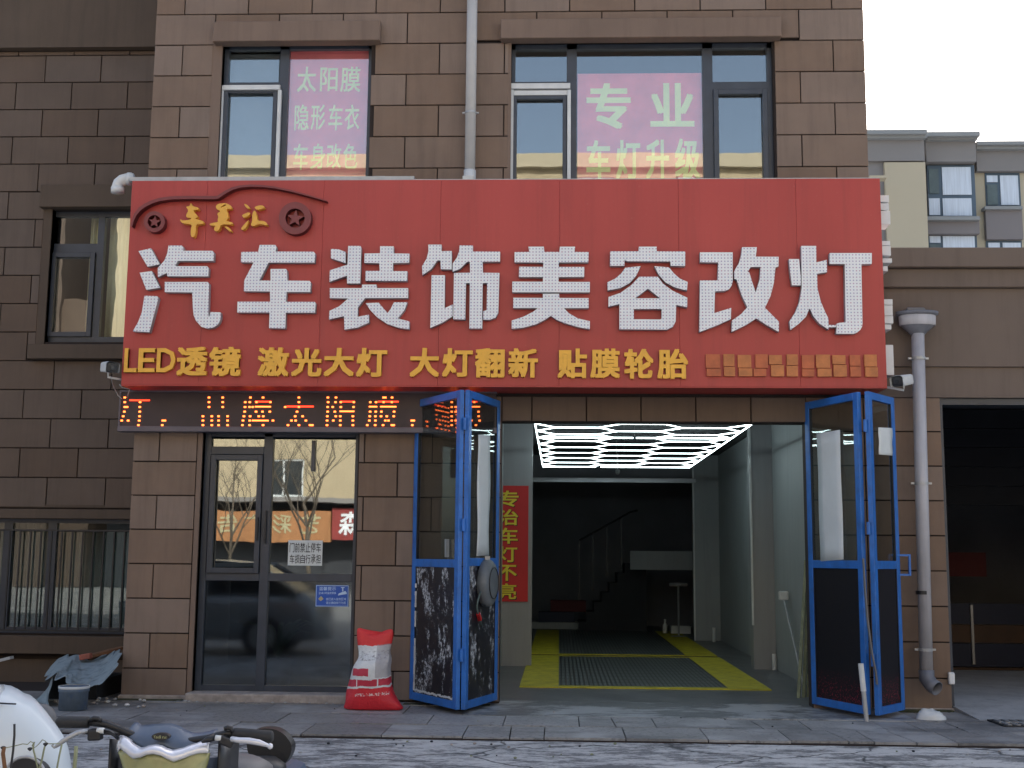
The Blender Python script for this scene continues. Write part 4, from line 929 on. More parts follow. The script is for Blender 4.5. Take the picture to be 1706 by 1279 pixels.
BIG = [
 ('汽', 220, [[[(85,145),(250,105),(370,320),(205,352)]], [[(100,432),(262,410),(372,632),(190,660)]],
   [[(165,738),(335,745),(350,775),(300,960),(230,1225),(10,1212),(80,1090),(130,960)]],
   [[(485,70),(665,70),(685,100),(680,140),(1070,140),(1090,165),(1085,275),(610,275),(575,335),(590,345),(1000,345),(1020,370),(1015,480),(470,480),(465,435),(345,490),(342,370),(430,270),(470,170)]],
   [[(435,555),(1005,555),(1025,575),(1015,950),(1020,1015),(1030,1015),(1045,955),(1180,960),(1180,1040),(1165,1085),(1140,1125),(1080,1165),(1000,1175),(920,1150),(850,1070),(820,1000),(810,900),(800,695),(435,690)]]]),
 ('车', 385, [[[(380,62),(590,62),(605,95),(590,150),(1100,152),(1120,175),(1112,297),(500,297),(375,535),(525,537),(525,382),(730,382),(745,400),(750,537),(1045,540),(1062,560),(1055,690),(740,688),(728,820),(1115,820),(1125,840),(1118,965),(728,965),(722,1160),(715,1175),(505,1170),(512,962),(82,962),(85,818),(520,818),(518,682),(170,678),(175,535),(300,295),(130,293),(135,155),(360,153)]]]),
 ('装', 535, [[[(130,115),(230,120),(325,155),(325,305),(130,240)]],
   [[(360,75),(525,75),(535,105),(520,575),(345,575),(345,470),(110,555),(115,400),(350,325)]],
   [[(785,78),(965,80),(965,175),(1175,178),(1172,300),(958,303),(955,410),(1148,412),(1145,542),(590,540),(592,408),(780,408),(775,305),(575,300),(578,175),(785,173)]],
   [[(545,590),(735,590),(740,637),(1158,637),(1158,770),(585,770),(490,895),(485,1020),(635,990),(638,1095),(480,1165),(310,1190),(305,1010),(105,1055),(110,940),(240,880),(360,775),(115,770),(115,637),(540,637)]],
   [[(595,838),(765,830),(885,970),(925,915),(970,825),(1148,825),(1110,930),(1020,1042),(1175,1080),(1175,1185),(1050,1170),(880,1115),(740,1020),(650,925)]]]),
 ('饰', 690, [[[(188,58),(365,58),(362,145),(500,142),(500,388),(355,385),(350,268),(310,268),(230,380),(110,465),(105,345),(165,245),(190,150)]],
   [[(232,465),(410,465),(405,905),(512,855),(512,1010),(380,1095),(215,1168)]],
   [[(605,68),(782,70),(780,150),(1145,152),(1142,285),(912,285),(915,432),(1135,435),(1120,960),(1085,1030),(1010,1058),(920,1058),(920,945),(965,930),(972,570),(912,570),(905,1175),(735,1175),(742,570),(690,570),(680,1055),(520,1052),(530,435),(745,432),(742,285),(700,290),(610,380),(512,420),(512,310),(570,230),(600,140)]]]),
 ('美', 840, [[[(322,85),(527,85),(535,155),(735,155),(742,85),(945,85),(935,155),(1125,157),(1122,293),(728,295),(728,355),(1068,355),(1065,488),(725,490),(725,553),(1142,555),(1140,693),(108,693),(108,550),(515,552),(518,490),(195,490),(200,352),(520,355),(520,297),(138,293),(138,157),(335,155)]],
   [[(515,712),(733,712),(735,768),(1125,770),(1125,903),(795,903),(860,970),(980,1040),(1142,1078),(1140,1185),(980,1155),(800,1100),(700,1060),(620,1005),(540,1060),(420,1120),(250,1165),(100,1180),(100,1068),(250,1020),(380,955),(450,903),(120,903),(120,765),(515,768)]]]),
 ('容', 1000, [[[(515,85),(752,85),(752,147),(1133,150),(1130,342),(938,340),(935,283),(360,280),(325,262),(322,340),(130,340),(133,147),(512,147)]],
   [[(335,365),(538,345),(480,470),(390,570),(270,635),(100,670),(95,560),(200,510),(280,440)]],
   [[(722,345),(915,360),(980,440),(1060,510),(1165,555),(1155,670),(1000,630),(870,560),(780,460)]],
   [[(520,485),(765,485),(840,580),(960,670),(1160,765),(1158,893),(1012,860),(1005,1080),(970,1150),(890,1190),(255,1185),(255,850),(110,885),(110,755),(270,700),(410,600)], [(635,645),(800,772),(465,772)], [(448,915),(818,915),(818,1040),(800,1055),(448,1052)]]]),
 ('改', 1155, [[[(90,160),(525,160),(525,550),(510,605),(480,650),(420,675),(290,680),(280,970),(505,900),(500,1050),(300,1140),(80,1225),(90,535),(325,535),(332,295),(90,293)]],
   [[(650,92),(848,92),(832,218),(1138,220),(1135,350),(1095,360),(1075,560),(1030,740),(955,900),(1142,1085),(1140,1222),(980,1130),(840,1040),(700,1130),(510,1222),(515,1070),(640,980),(720,890),(640,720),(575,520),(545,515),(545,410),(610,300),(640,190)], [(765,355),(895,355),(885,520),(832,695),(780,540),(745,425),(725,425)]]]),
 ('灯', 1305, [[[(75,250),(210,250),(222,380),(234,490),(234,600),(115,600),(90,420)]],
   [[(240,75),(438,75),(440,295),(580,260),(582,425),(450,445),(455,640),(500,820),(560,960),(600,1040),(605,1190),(480,1110),(400,1010),(352,905),(300,1020),(210,1110),(95,1195),(82,1080),(160,960),(215,820),(245,640)]],
   [[(618,170),(1180,170),(1178,315),(1040,318),(1055,1110),(1050,1150),(1030,1190),(990,1225),(940,1245),(705,1245),(712,1110),(745,1100),(830,1090),(818,318),(615,315)]],
   [[(607,1128),(702,1130),(702,1158),(607,1158)]]]),
]
for ch, ox, strokes in BIG:
    first = None
    for st in strokes:
        conv = lambda x, y: P(ox + x / 7.994, 400 + y / 7.994, YC)
        # each letter is one part; its separate strokes hang together as sub-parts of the first stroke
        o = poly_solid('letter' if first is None else 'stroke', st, YC, .072, 'dots', sg if first is None else first, conv, 'letter_side')
        first = first or o
YT = YS - .045
for ch, a, b_, c_, d_ in (('L', 208, 227, 579.5, 620), ('E', 231.5, 257, 579.5, 620), ('D', 262, 291, 579.5, 620), ('透', 295.5, 344, 577, 626), ('镜', 349, 400, 577, 627), ('激', 430, 480, 578, 627), ('光', 486, 535, 579, 627), ('大', 540, 589, 579, 627), ('灯', 594, 644, 579, 628),
        ('大', 683, 731, 579, 628), ('灯', 737, 787, 579.5, 628), ('翻', 791.5, 840.5, 579.5, 629), ('新', 847, 896, 579.5, 629), ('贴', 929, 978, 580, 630), ('膜', 983.5, 1033, 580, 630), ('轮', 1040, 1089, 580.5, 631), ('胎', 1095, 1147, 580.5, 631)):
    x0, z1 = P(a, c_, YT); x1, z0 = P(b_, d_, YT)
    fit_glyph('small_letter', ch, x0, x1, z0, z1, YT, .043, 'yellow', sg, bold=.075 if ord(ch) > 256 else .06)
# the phone number is masked in the photograph: worn orange blocks, no readable figures
rn = random.Random(4)
for i in range(11):
    a = 1180 + i * 26.3; w_ = 18
    zt2 = 589 + rn.uniform(0, 2); zb2 = 626 + i * .1
    x0, z1 = P(a, zt2, YT); x1, z0 = P(a + w_, zb2, YT); zm = (z0 + z1) / 2 + rn.uniform(-.03, .03)
    w0, w1 = x0 - .028, x1 + .028; c1, c2 = rn.uniform(.0, .03), rn.uniform(.0, .03)
    b = B().box(w0 + c1, w1 - c2, YT + .012, YT + .043, z0, zm - .012).box(w0 + c2, w1 - c1, YT + .018, YT + .043, zm - .004, z1)
    obj('worn_block', b, 'orange_worn' if i % 3 else 'orange_dull', sg)
# emblem: sweeping car outline, two wheels with stars, three brush letters
def Q(x, y): return P(200 + x / 4.739, 290 + y / 4.739, YS - .09)
line = [(95,412),(108,368),(130,322),(165,282),(205,254),(255,230),(310,212),(380,201),(450,196),(600,195),(740,196),(775,192),(800,175),(840,148),(890,122),(950,105),(1030,98),(1120,100),(1220,111),(1350,137),(1500,176),(1630,214)]
up = []; 
for i, p in enumerate(line):
    a = line[max(0, i - 1)]; c_ = line[min(len(line) - 1, i + 1)]; d = Vector((c_[0] - a[0], c_[1] - a[1])).normalized(); t_ = 26 * (1 - .75 * (i / (len(line) - 1)) ** 3) * (min(1, .45 + i / 5))
    up.append((p[0] + d.y * t_, p[1] - d.x * t_))
poly_solid('emblem_line', [line + up[::-1]], YS - .09, .088, 'logo_red', sg, Q, 'logo_side')
def circ(cx_, cy_, r, n=28): return [(cx_ + r * math.cos(2 * math.pi * i / n), cy_ + r * math.sin(2 * math.pi * i / n)) for i in range(n)]
def star(cx_, cy_, r, rot=0): return [(cx_ + (r if i % 2 == 0 else r * .42) * math.sin(math.pi * i / 5 + rot), cy_ - (r if i % 2 == 0 else r * .42) * math.cos(math.pi * i / 5 + rot)) for i in range(10)]
idc = lambda x, y: P(x, y, YS - .09)
for (cx_, cy_, R_, r_, sr, rot) in ((257, 369, 17.5, 11, 10.5, 0.1), (491.5, 363, 27, 16, 14.5, .1)):
    wh = poly_solid('emblem_wheel', [circ(cx_, cy_, R_), circ(cx_, cy_, r_)[::-1]], YS - .09, .088, 'logo_red', sg, idc, 'logo_side')
    poly_solid('star', [star(cx_, cy_, sr, rot)], YS - .08, .078, 'logo_red', wh, idc, 'logo_side')
def Qb(x, y): return P(290 + x / 10.66, 330 + y / 10.66, YS - .07)
BR = [[[[(295,75),(325,140),(430,165),(440,190),(410,205),(350,205),(345,235),(430,330),(385,345),(375,365),(510,400),(530,430),(500,462),(385,455),(385,600),(360,680),(330,690),(295,670),(295,560),(320,455),(150,450),(105,395),(110,370),(160,400),(300,375),(300,345),(215,340),(215,290),(260,215),(205,150),(280,140)]]],
 [[[(745,130),(790,95),(860,90),(920,85),(1010,130),(1030,180),(985,190),(925,190),(960,280),(955,330),(970,350),(930,375),(930,405),(1030,425),(1045,455),(1010,468),(830,460),(800,560),(745,590),(710,565),(710,540),(740,485),(650,485),(625,460),(650,445),(790,420),(770,390),(790,320),(765,290),(775,260),(830,230),(760,195),(740,165)], [(815,175),(860,125),(930,105),(910,135)]], [[(880,500),(960,505),(1010,560),(1025,590),(980,585),(930,540)]]],
 [[[(1240,95),(1300,115),(1355,180),(1310,185),(1265,150)]], [[(1205,295),(1345,240),(1340,300),(1250,350),(1215,330)]], [[(1330,375),(1310,450),(1250,560),(1190,555),(1195,520)]], [[(1425,150),(1560,118),(1620,165),(1500,205),(1445,190)]],
  [[(1430,200),(1470,300),(1480,400),(1590,400),(1650,440),(1660,475),(1620,480),(1520,450),(1400,500),(1355,470),(1390,410),(1385,280)]]]]
for strokes in BR:
    first = None
    for st in strokes:
        st2 = [smooth_pts(s, 1) for s in st]
        o = poly_solid('brush_letter' if first is None else 'stroke', st2, YS - .07, .068, 'yellow_br', sg if first is None else first, Qb)
        first = first or o
# letters on the right-hand return, seen edge on
for (a, b_, c_) in ((326, 337, 1480), (339.5, 350, 1480), (352, 374, 1482), (402, 409.5, 1482), (410.5, 426, 1483), (431, 438, 1485), (444, 452, 1478), (499, 508, 1486), (509, 526, 1486), (527, 539, 1487), (541, 549, 1484), (575, 625, 1487)):
    z1, z0 = PZ(1478, a, YS + .1), PZ(1478, b_, YS + .1); obj('side_letter', B().box(SX1 + .002, max(PX(c_, a, YS + .1), SX1 + .04), YS + .08, YS + .30, z0, z1), 'white_pl', sg)

# ================================================================ LED TICKER
YK = -.13
kz1, kz0 = PZ(500, 654, YK), PZ(500, 720, YK)
kx0 = PX(198, 690, YK); kx1 = PX(826, 690, YK)
lk = thing('led_ticker', 'black LED ticker panel with glowing orange dotted characters under the red sign', 'LED display', (kx0, YK, kz0))
obj('panel', B().box(kx0 + .02, kx1, YK, -.005, kz0 + .06, kz1), 'ledbox', lk)
obj('frame', B().box(kx0, kx1 + .01, YK - .02, -.005, kz0, kz0 + .058, .004).box(kx0, kx1 + .01, YK - .01, -.005, kz1 + .001, kz1 + .02).box(kx0, kx0 + .018, YK - .01, -.005, kz0 + .06, kz1), 'ledframe', lk)
rows_y = [662, 669.7, 677.8, 685.6, 693.2, 700.4, 708]
A_ = lambda v: 200 + v / 5.331
Bc = lambda v: 520 + v / 5.331
Cc = lambda v: 180 + v / 2.585
LED = {
 '灯': ([(0,A_(42)),(1,A_(42)),(2,A_(42)),(2,A_(62)),(3,A_(38)),(4,A_(28)),(5,A_(15)),(5,A_(72)),(1,A_(178)),(2,A_(175)),(3,A_(175)),(4,A_(173)),(5,A_(170)),(6,A_(163))], [(.6, A_(85), A_(265), 1)]),
 '，': ([(5,A_(380)),(5,A_(398)),(6,A_(375))], []),
 '品': ([(r, A_(x)) for r in (0,1,2) for x in (790, 912)] + [(r, A_(x)) for r in (4,5,6) for x in (736, 815, 875, 955)], []),
 '牌': ([(0,A_(1158)),(0,A_(1270)),(1,A_(1112)),(1,A_(1152)),(1,A_(1212)),(1,A_(1335)),(2,A_(1110)),(2,A_(1150)),(2,A_(1178)),(3,A_(1107)),(3,A_(1208)),(3,A_(1265)),(3,A_(1330)),(4,A_(1100)),(4,A_(1155)),(4,A_(1232)),(4,A_(1272)),(5,A_(1092)),(5,A_(1152)),(5,A_(1358)),(6,A_(1087)),(6,A_(1150)),(6,A_(1270))], [(.9,A_(1200),A_(1345),1),(2,A_(1200),A_(1340),0),(5,A_(1172),A_(1320),0)]),
 '太': ([(0,Cc(822)),(1,Cc(822)),(2,Cc(763)),(2,Cc(822)),(3,Cc(814)),(4,Cc(806)),(4,Cc(838)),(5,Cc(790)),(5,Cc(808)),(5,Cc(852)),(6,Cc(775)),(6,Cc(822)),(6,Cc(870)),(6,Cc(880))], [(1.95,Cc(770),Cc(886),1)]),
 '阳': ([(0,Bc(140)),(0,Bc(212)),(1,Bc(142)),(1,Bc(208)),(1,Bc(255)),(1,Bc(370)),(2,Bc(138)),(2,Bc(183)),(2,Bc(255)),(2,Bc(368)),(3,Bc(138)),(3,Bc(202)),(4,Bc(135)),(4,Bc(210)),(4,Bc(250)),(4,Bc(362)),(5,Bc(133)),(5,Bc(188)),(5,Bc(250)),(5,Bc(362)),(6,Bc(132)),(6,Bc(250)),(6,Bc(362))], [(.9,Bc(250),Bc(380),1),(3,Bc(245),Bc(375),0)]),
 '膜': ([(0,Bc(635)),(0,Bc(650)),(0,Bc(710)),(1,Bc(517)),(1,Bc(568)),(1,Bc(635)),(1,Bc(708)),(3,Bc(515)),(3,Bc(565)),(3,Bc(615)),(3,Bc(728)),(4,Bc(512)),(4,Bc(562)),(4,Bc(612)),(4,Bc(663)),(4,Bc(725)),(5,Bc(508)),(5,Bc(562)),(5,Bc(650)),(5,Bc(678)),(6,Bc(490)),(6,Bc(560)),(6,Bc(630)),(6,Bc(708)),(6,Bc(725))], [(.9,Bc(585),Bc(768),1),(2,Bc(505),Bc(578),0),(2,Bc(605),Bc(748),0)]),
 '隔': ([(5,Bc(885)),(5,Bc(903)),(6,Bc(890))] + [(r,Bc(1240)) for r in range(7)] + [(0,Bc(1408)),(1,Bc(1440)),(2,Bc(1408)),(3,Bc(1478)),(4,Bc(1480)),(5,Bc(1488)),(5,Bc(1415)),(6,Bc(1455))] + [(r, Bc(1275)) for r in (0,2,3,5)], [(.9,Bc(1400),Bc(1470),1),(2,Bc(1400),Bc(1492),0)]),
}
for ch, (dots, lines) in LED.items():
    b = B(); br_ = B()
    for r, x in dots:
        px_, pz_ = P(x, rows_y[r], YK - .004); b.box(px_ - .0115, px_ + .0115, YK - .008, YK - .0005, pz_ - .0085, pz_ + .0085)
    for r, xa, xb_, red in lines:
        py_ = rows_y[0] + r * 7.67; (xa, z_), (xb_, _) = P(xa, py_, YK), P(xb_, py_, YK)
        (br_ if red else b).box(xa, xb_, YK - (.0075 if not red else .0065), YK - .0005, z_ - .007, z_ + .007)
    c0 = obj('lit_character', b, 'led', lk)
    if br_.v: obj('lit_stroke', br_, 'led_red', c0)

# ================================================================ WINDOW POSTERS
def poster(label, px0, px1, py0, py1, Y, rows_, group=None, mat='poster', tm='poster_txt', bold=.045):
    xm = (px0 + px1) / 2; ym = (py0 + py1) / 2
    x0, x1 = PX(px0, ym, Y), PX(px1, ym, Y); z1, z0 = PZ(xm, py0, Y), PZ(xm, py1, Y)
    t = thing('window_poster', label, 'poster', ((x0 + x1) / 2, Y, z0))
    obj('sheet', B().box(x0, x1, Y, Y + .004, z0, z1), mat, t)
    for ch, a, b_, c_, d_ in rows_:
        ax, az1 = P(a, c_, Y); bx_, az0 = P(b_, d_, Y); fit_glyph('letter', ch, ax, bx_, az0, az1, Y - .003, .002, tm, t, bold=bold)
YP = .17
poster('washed-out red poster with three lines of pale letters in the upper left window', 479, 612, 85, 302, YP,
    [('太', 496, 526, 111, 153), ('阳', 534, 562, 112, 152), ('膜', 568, 600, 111, 153), ('隐', 491.5, 514, 174, 217), ('形', 519, 541, 174, 216), ('车', 548, 570, 174, 217), ('衣', 575, 598, 174, 216), ('车', 489.5, 512, 239, 283), ('身', 518, 541, 239, 282), ('改', 545, 568, 239, 281), ('色', 572.5, 595, 239, 281)], bold=.03)
poster('washed-out red poster with two lines of bold letters in the upper right window', 962, 1170, 122, 303, YP,
    [('专', 977, 1051, 138, 215), ('业', 1083, 1157, 138, 211), ('车', 977, 1017, 233, 300), ('灯', 1026, 1067, 233, 299), ('升', 1076, 1115, 232, 299), ('级', 1124, 1167, 230, 299)], bold=.06)
# vertical banner on the grey jamb
YJ = 4.345
b0, b1 = PX(822, 905, YJ), PX(880, 905, YJ); bz1, bz0 = PZ(855, 809, YJ), PZ(855, 1002, YJ)
vb = thing('vertical_banner', 'red vertical banner with six yellow letters on the grey jamb inside the bay', 'banner', (b0, YJ, bz0))
obj('sheet', B().box(b0, b1, YJ, YJ + .01, bz0, bz1), 'banner_red', vb)
for i, ch in enumerate('专治车灯不亮'):
    c_ = 817 + i * 30.9; ax, az1 = P(830 - i * .4, c_, YJ); bx_, az0 = P(864 - i * .8, c_ + 27, YJ)
    lt = fit_glyph('letter', ch, ax, bx_, az0, az1, YJ - .006, .003, 'banner_yel', vb, bold=.04)
    fit_glyph('letter_outline', ch, ax + .004, bx_ + .012, az0 - .012, az1 - .0, YJ - .002, .001, 'banner_blk', lt, bold=.055)  # dark outline printed behind the yellow letter

# notices on the shopfront glass (outside face)
YN = gp - .004
def notice_box(px0, px1, py0, py1):
    xm, ym = (px0 + px1) / 2, (py0 + py1) / 2
    return PX(px0, ym, YN), PX(px1, ym, YN), PZ(xm, py1, YN), PZ(xm, py0, YN)
n0 = notice_box(480, 537, 900, 942)
t = thing('paper_notice', 'white paper notice with two rows of black letters on the shopfront glass', 'notice', (n0[0], YN, n0[2]))
obj('sheet', B().box(n0[0], n0[1], YN - .002, YN, n0[2], n0[3]), 'paper', t)
for r, (s, ya, yb) in enumerate((('门前禁止停车', 904, 920), ('车损自行承担', 923.5, 938.5))):
    for i, ch in enumerate(s):
        a = 483 + i * 8.8; ax, az1 = P(a, ya, YN); bx_, az0 = P(a + 7.4, yb, YN); fit_glyph('letter', ch, ax, bx_, az0, az1, YN - .004, .001, 'ink', t, bold=.02)
n0 = notice_box(526, 581, 974.5, 1010.5)
t = thing('camera_notice', 'small blue surveillance notice plate with a camera symbol on the lower shopfront glass', 'notice', (n0[0], YN, n0[2]))
obj('plate', B().box(n0[0], n0[1], YN - .004, YN, n0[2], n0[3]), 'cctv_blue', t, bevel=.0)
bb = B(); frame_box(bb, n0[0] + .003, n0[1] - .003, n0[2] + .003, n0[3] - .003, .006, YN - .006, .0015); obj('border', bb, 'pale_blue', t)
S_ = lambda x, y: (510 + x / 21.32, 965 + y / 21.32)
for s, x0_, x1_, y0_, y1_ in (('温馨提示', 455, 1070, 262, 395), ('24小时监控录像', 445, 1070, 445, 525), ('您已进入监控区域', 705, 1425, 655, 745), ('请注意自身行为规范'[:8], 705, 1415, 785, 880)):
    st = (x1_ - x0_) / len(s)
    for i, ch in enumerate(s):
        ax, az1 = P(*S_(x0_ + i * st + st * .06, y0_), YN); bx_, az0 = P(*S_(x0_ + (i + 1) * st - st * .06, y1_), YN); fit_glyph('letter', ch, ax, bx_, az0, az1, YN - .0055, .001, 'pale_blue', t, bold=.015)
cv = lambda x, y: P(*S_(x, y), YN)
poly_solid('camera_symbol', [[(1135,560),(1160,500),(1400,410),(1445,480),(1440,520),(1190,560),(1150,575)]], YN - .006, .001, 'pale_blue', t, cv)
poly_solid('camera_symbol', [[(1240,275),(1370,275),(1370,300),(1325,305),(1325,420),(1285,435),(1285,305),(1240,300)]], YN - .006, .001, 'pale_blue', t, cv)
poly_solid('officer_symbol', [[(430,690),(535,590),(625,690),(520,775)]], YN - .006, .001, 'pale_letter', t, cv)

# ================================================================ BLUE FOLDING DOORS
ZDB, ZDT, ZMID = .045, 3.15, None
def leaf(parent, A, Bp, lower, fw=.075, t=.045, zmid=1.48, label=None):
    """one leaf from far edge A=(x,y) to near edge Bp=(x,y)"""
    A = Vector(A); Bv = Vector(Bp); L = (Bv - A).length; d = (Bv - A).normalized(); n_ = Vector((d.y, -d.x))
    if n_.y > 0: n_ = -n_
    def T(b):
        b.v = [(A.x + d.x * v[0] + n_.x * -v[1], A.y + d.y * v[0] + n_.y * -v[1], v[2]) for v in b.v]; return b
    f = B(); frame_box(f, 0, L, ZDB, ZDT, fw, -t / 2, t); f.box(fw, L - fw, -t / 2 + .002, t / 2 - .002, zmid - .04, zmid + .04, .003)
    lf = obj('door_leaf', T(f), 'blue', parent, label=label, bevel=.003)
    obj('upper_glass', T(B().box(fw, L - fw, -.003, .003, zmid + .04, ZDT - fw)), 'glass_fold', lf)
    obj('lower_panel', T(B().box(fw, L - fw, -.006, .006, ZDB + fw, zmid - .04)), lower, lf)
    be = B()
    for (a, b_, c_, e) in ((fw, fw + .012, zmid + .04, ZDT - fw), (L - fw - .012, L - fw, zmid + .04, ZDT - fw), (fw, fw + .012, ZDB + fw, zmid - .04), (L - fw - .012, L - fw, ZDB + fw, zmid - .04)): be.box(a, b_, -.014, .014, c_, e)
    obj('bead', T(be), 'black', lf)
    return lf, A, d, n_, L
YNR = -.88
def ends(pb, pt, Y): return (PX(pb[0], pb[1], Y) + PX(pt[0], pt[1], Y)) / 2
ga = (ends((690, 1161), (690, 668), -.02), -.02); gb_ = (ends((765, 1185), (768, 648), YNR), YNR)
gc = (ends((827, 1162), (829, 664), -.02), -.02); gd_ = (ends((772, 1185), (778, 648), YNR), YNR)
ZMID = (PZ(728, 938, -.45), PZ(800, 936, -.45), PZ(1395, 940, -.4), PZ(1478, 941, -.6))
fd = thing('folding_door', 'blue folded glazed door pair left of the bay, its black lower panels streaked with peeled film', 'folding door', (-1, -.5, 0), 'folding doors of the vehicle bay')
L1 = leaf(fd, ga, gb_, 'peel', zmid=ZMID[0])
_, A_1, d_1, n_1, L_1 = L1; b = B(); rr_ = random.Random(2)
for i in range(30):
    z_a = .14 + i * .04; u_ = .085; q = A_1 + d_1 * u_ + n_1 * .012; b.obox((q.x, q.y, z_a), (q.x, q.y, z_a + .042), .012 + rr_.random() * .008, .004) if i < 12 or rr_.random() < .55 else None
for i in range(22):
    u_ = .085 + i * .04; q = A_1 + d_1 * u_ + n_1 * .012; q2 = A_1 + d_1 * min(u_ + .042, L_1 - .09) + n_1 * .012; z_a = .14 + rr_.uniform(-.006, .006); b.obox((q.x, q.y, z_a), (q2.x, q2.y, z_a + rr_.uniform(-.006, .006)), .004, .014 + rr_.random() * .012)
obj('film_edge', b, 'trim_white', L1[0])
L2 = leaf(fd, gc, gd_, 'peel', zmid=ZMID[1])
obj('hinge', B().tube([(gb_[0] + .03, YNR - .01, .5), (gb_[0] + .03, YNR - .01, .62)], .018, 8).tube([(gb_[0] + .03, YNR - .01, 1.75), (gb_[0] + .03, YNR - .01, 1.87)], .018, 8).tube([(gb_[0] + .03, YNR - .01, 2.75), (gb_[0] + .03, YNR - .01, 2.87)], .018, 8), 'blue', fd)
def on_leaf(Lf, px, py):                          # point where a pixel's sight line meets the leaf plane
    _, A, d, n_, L = Lf; dr = ROT @ Vector((px - 853, py - 639.5, F)); n3 = Vector((n_.x, n_.y, 0)); A3 = Vector((A.x, A.y, 0))
    tt = (A3 - CAM).dot(n3) / dr.dot(n3); p = CAM + tt * dr; return p, n3
def quad_on(Lf, pts, name, mat, off=.02, th=.003, n=10, wob=.006, seed=1):
    rr = random.Random(seed); tl, tr_, br2, bl = pts; rows = []
    for j in range(n + 1):
        v = j / n; row = []
        for i in range(5):
            u = i / 4; px_ = (tl[0] * (1 - u) + tr_[0] * u) * (1 - v) + (bl[0] * (1 - u) + br2[0] * u) * v; py_ = (tl[1] * (1 - u) + tr_[1] * u) * (1 - v) + (bl[1] * (1 - u) + br2[1] * u) * v
            p, n3 = on_leaf(Lf, px_, py_); row.append(p + n3 * (off + wob * math.sin(v * 9 + u * 3 + seed) ))
        rows.append(row)
    return obj(name, B().grid(rows), mat, smooth=True, solid=th)
tag(quad_on(L2, [(793, 724), (814, 725), (811, 925), (791, 926)], 'paper_strip', 'paper', .022), 'long narrow white paper strip taped to the glass of the left doors', 'paper strip')
# reel hung on the second leaf
hp, n3 = on_leaf(L2, 804, 971); hc = hp + n3 * .05
t = thing('hose_reel', 'grey oval hose reel with a dangling hose hung on the left folding door', 'hose reel', tuple(hc))
d3 = Vector((L2[2].x, L2[2].y, 0)); up3 = Vector((0, 0, 1))
b = B(); rows = []
for r_, o_ in ((.001, .07), (.6, .072), (.86, .06), (1, .03), (1, -.03), (.9, -.045), (.001, -.045)):
    rows.append([hc + d3 * (math.cos(a) * r_ * .20) + up3 * (math.sin(a) * r_ * .235) + n3 * o_ for a in [2 * math.pi * i / 28 for i in range(29)]])
obj('drum', b.grid(rows), surf('reel_grey', (.13, .145, .155), .45, .2, 6, bmp=.05), t, smooth=True)
for s in (-1, 1): obj('disc_rib', B().tube([hc + d3 * (math.cos(a) * .13) + up3 * (math.sin(a) * .155) + n3 * .074 for a in [2 * math.pi * i / 24 for i in range(25)]], .005 if s > 0 else .003, 6, False), 'black', t)
obj('bracket', B().obox(hc + up3 * .22, hc + up3 * .27, .05, .03), 'steel', t)
p1 = hc - d3 * .0 + up3 * -.1
hs = [on_leaf(L2, x, y)[0] + n3 * o_ for x, y, o_ in ((793, 985, .05), (789, 1000, .045), (788, 1012, .04), (791, 1022, .035), (795, 1032, .03), (798, 1042, .03))]
obj('hose', B().tube(hs, .009, 8), surf('grey_green_hose', (.10, .14, .13), .5, .1, 5), t, smooth=True); obj('hose_clip', B().obox(hs[3], hs[4], .035, .03), 'banner_red', t)
tag(obj('door_hook', B().obox(on_leaf(L1, 749, 898)[0] + L1[3].to_3d() * .03, on_leaf(L1, 749, 928)[0] + L1[3].to_3d() * .03, .035, .03), 'alu'), 'small bright handle plate on the left door beside the folding edge', 'door handle')

re_ = (ends((1352, 1168), (1346, 668), .02), .02); rf_ = (ends((1440, 1190), (1438, 652), YNR + .05), YNR + .05)
rg_ = (ends((1456, 1194), (1449, 652), YNR), YNR); rh_ = (ends((1503, 1182), (1488, 667), -.38), -.38)
fd2 = thing('folding_door', 'blue folded glazed door pair right of the bay, its black lower panels plain with red specks', 'folding door', (3, -.5, 0), 'folding doors of the vehicle bay')
L3 = leaf(fd2, re_, rf_, 'dark_panel', zmid=ZMID[2]); L4 = leaf(fd2, rh_, rg_, 'dark_panel', zmid=ZMID[3])
obj('hinge', B().tube([(rf_[0] + .04, YNR, .5), (rf_[0] + .04, YNR, .62)], .018, 8).tube([(rf_[0] + .04, YNR, 1.75), (rf_[0] + .04, YNR, 1.87)], .018, 8).tube([(rf_[0] + .04, YNR, 2.75), (rf_[0] + .04, YNR, 2.87)], .018, 8), 'blue', fd2)
# latch bracket sticking out of the last leaf
hx, hz = P(1490, 941, -.40); x2, _ = P(1517, 941, -.40); _, zt3 = P(1500, 923, -.40); _, zb3 = P(1500, 959, -.40)
obj('latch_bracket', B().box(hx - .02, x2, -.415, -.385, zt3 - .02, zt3).box(x2 - .02, x2, -.415, -.385, zb3, zt3 - .02).box(hx - .02, x2 - .02, -.412, -.388, zb3, zb3 + .02), 'blue', fd2)
# bent edge strip hanging loose between the leaves
pts = [(*P(x, y, YNR - .03),) for x, y in ((1438, 930), (1441, 980), (1445, 1030), (1452, 1085), (1459, 1120), (1461, 1140))]
b = B()
for i in range(len(pts) - 1): b.obox((pts[i][0], YNR - .03, pts[i][1]), (pts[i + 1][0], YNR - .03, pts[i + 1][1]), .045, .012)
obj('loose_strip', b, 'taupe', fd2)
tag(quad_on(L3, [(1364, 722), (1402, 716), (1409, 932), (1370, 935)], 'paper_strip', 'paper', .022, wob=.003, seed=2), 'long wide white paper strip taped inside the right folding door', 'paper strip')
tag(quad_on(L4, [(1460, 712), (1483, 713), (1483, 759), (1461, 757)], 'paper_sheet', 'paper', .022, wob=.003, seed=3), 'short white paper sheet taped high on the outermost right door glass', 'paper sheet')
t = thing('prop_pole', 'white taped pole leaning against the foot of the right folding door', 'pole', (3, -1, 0))
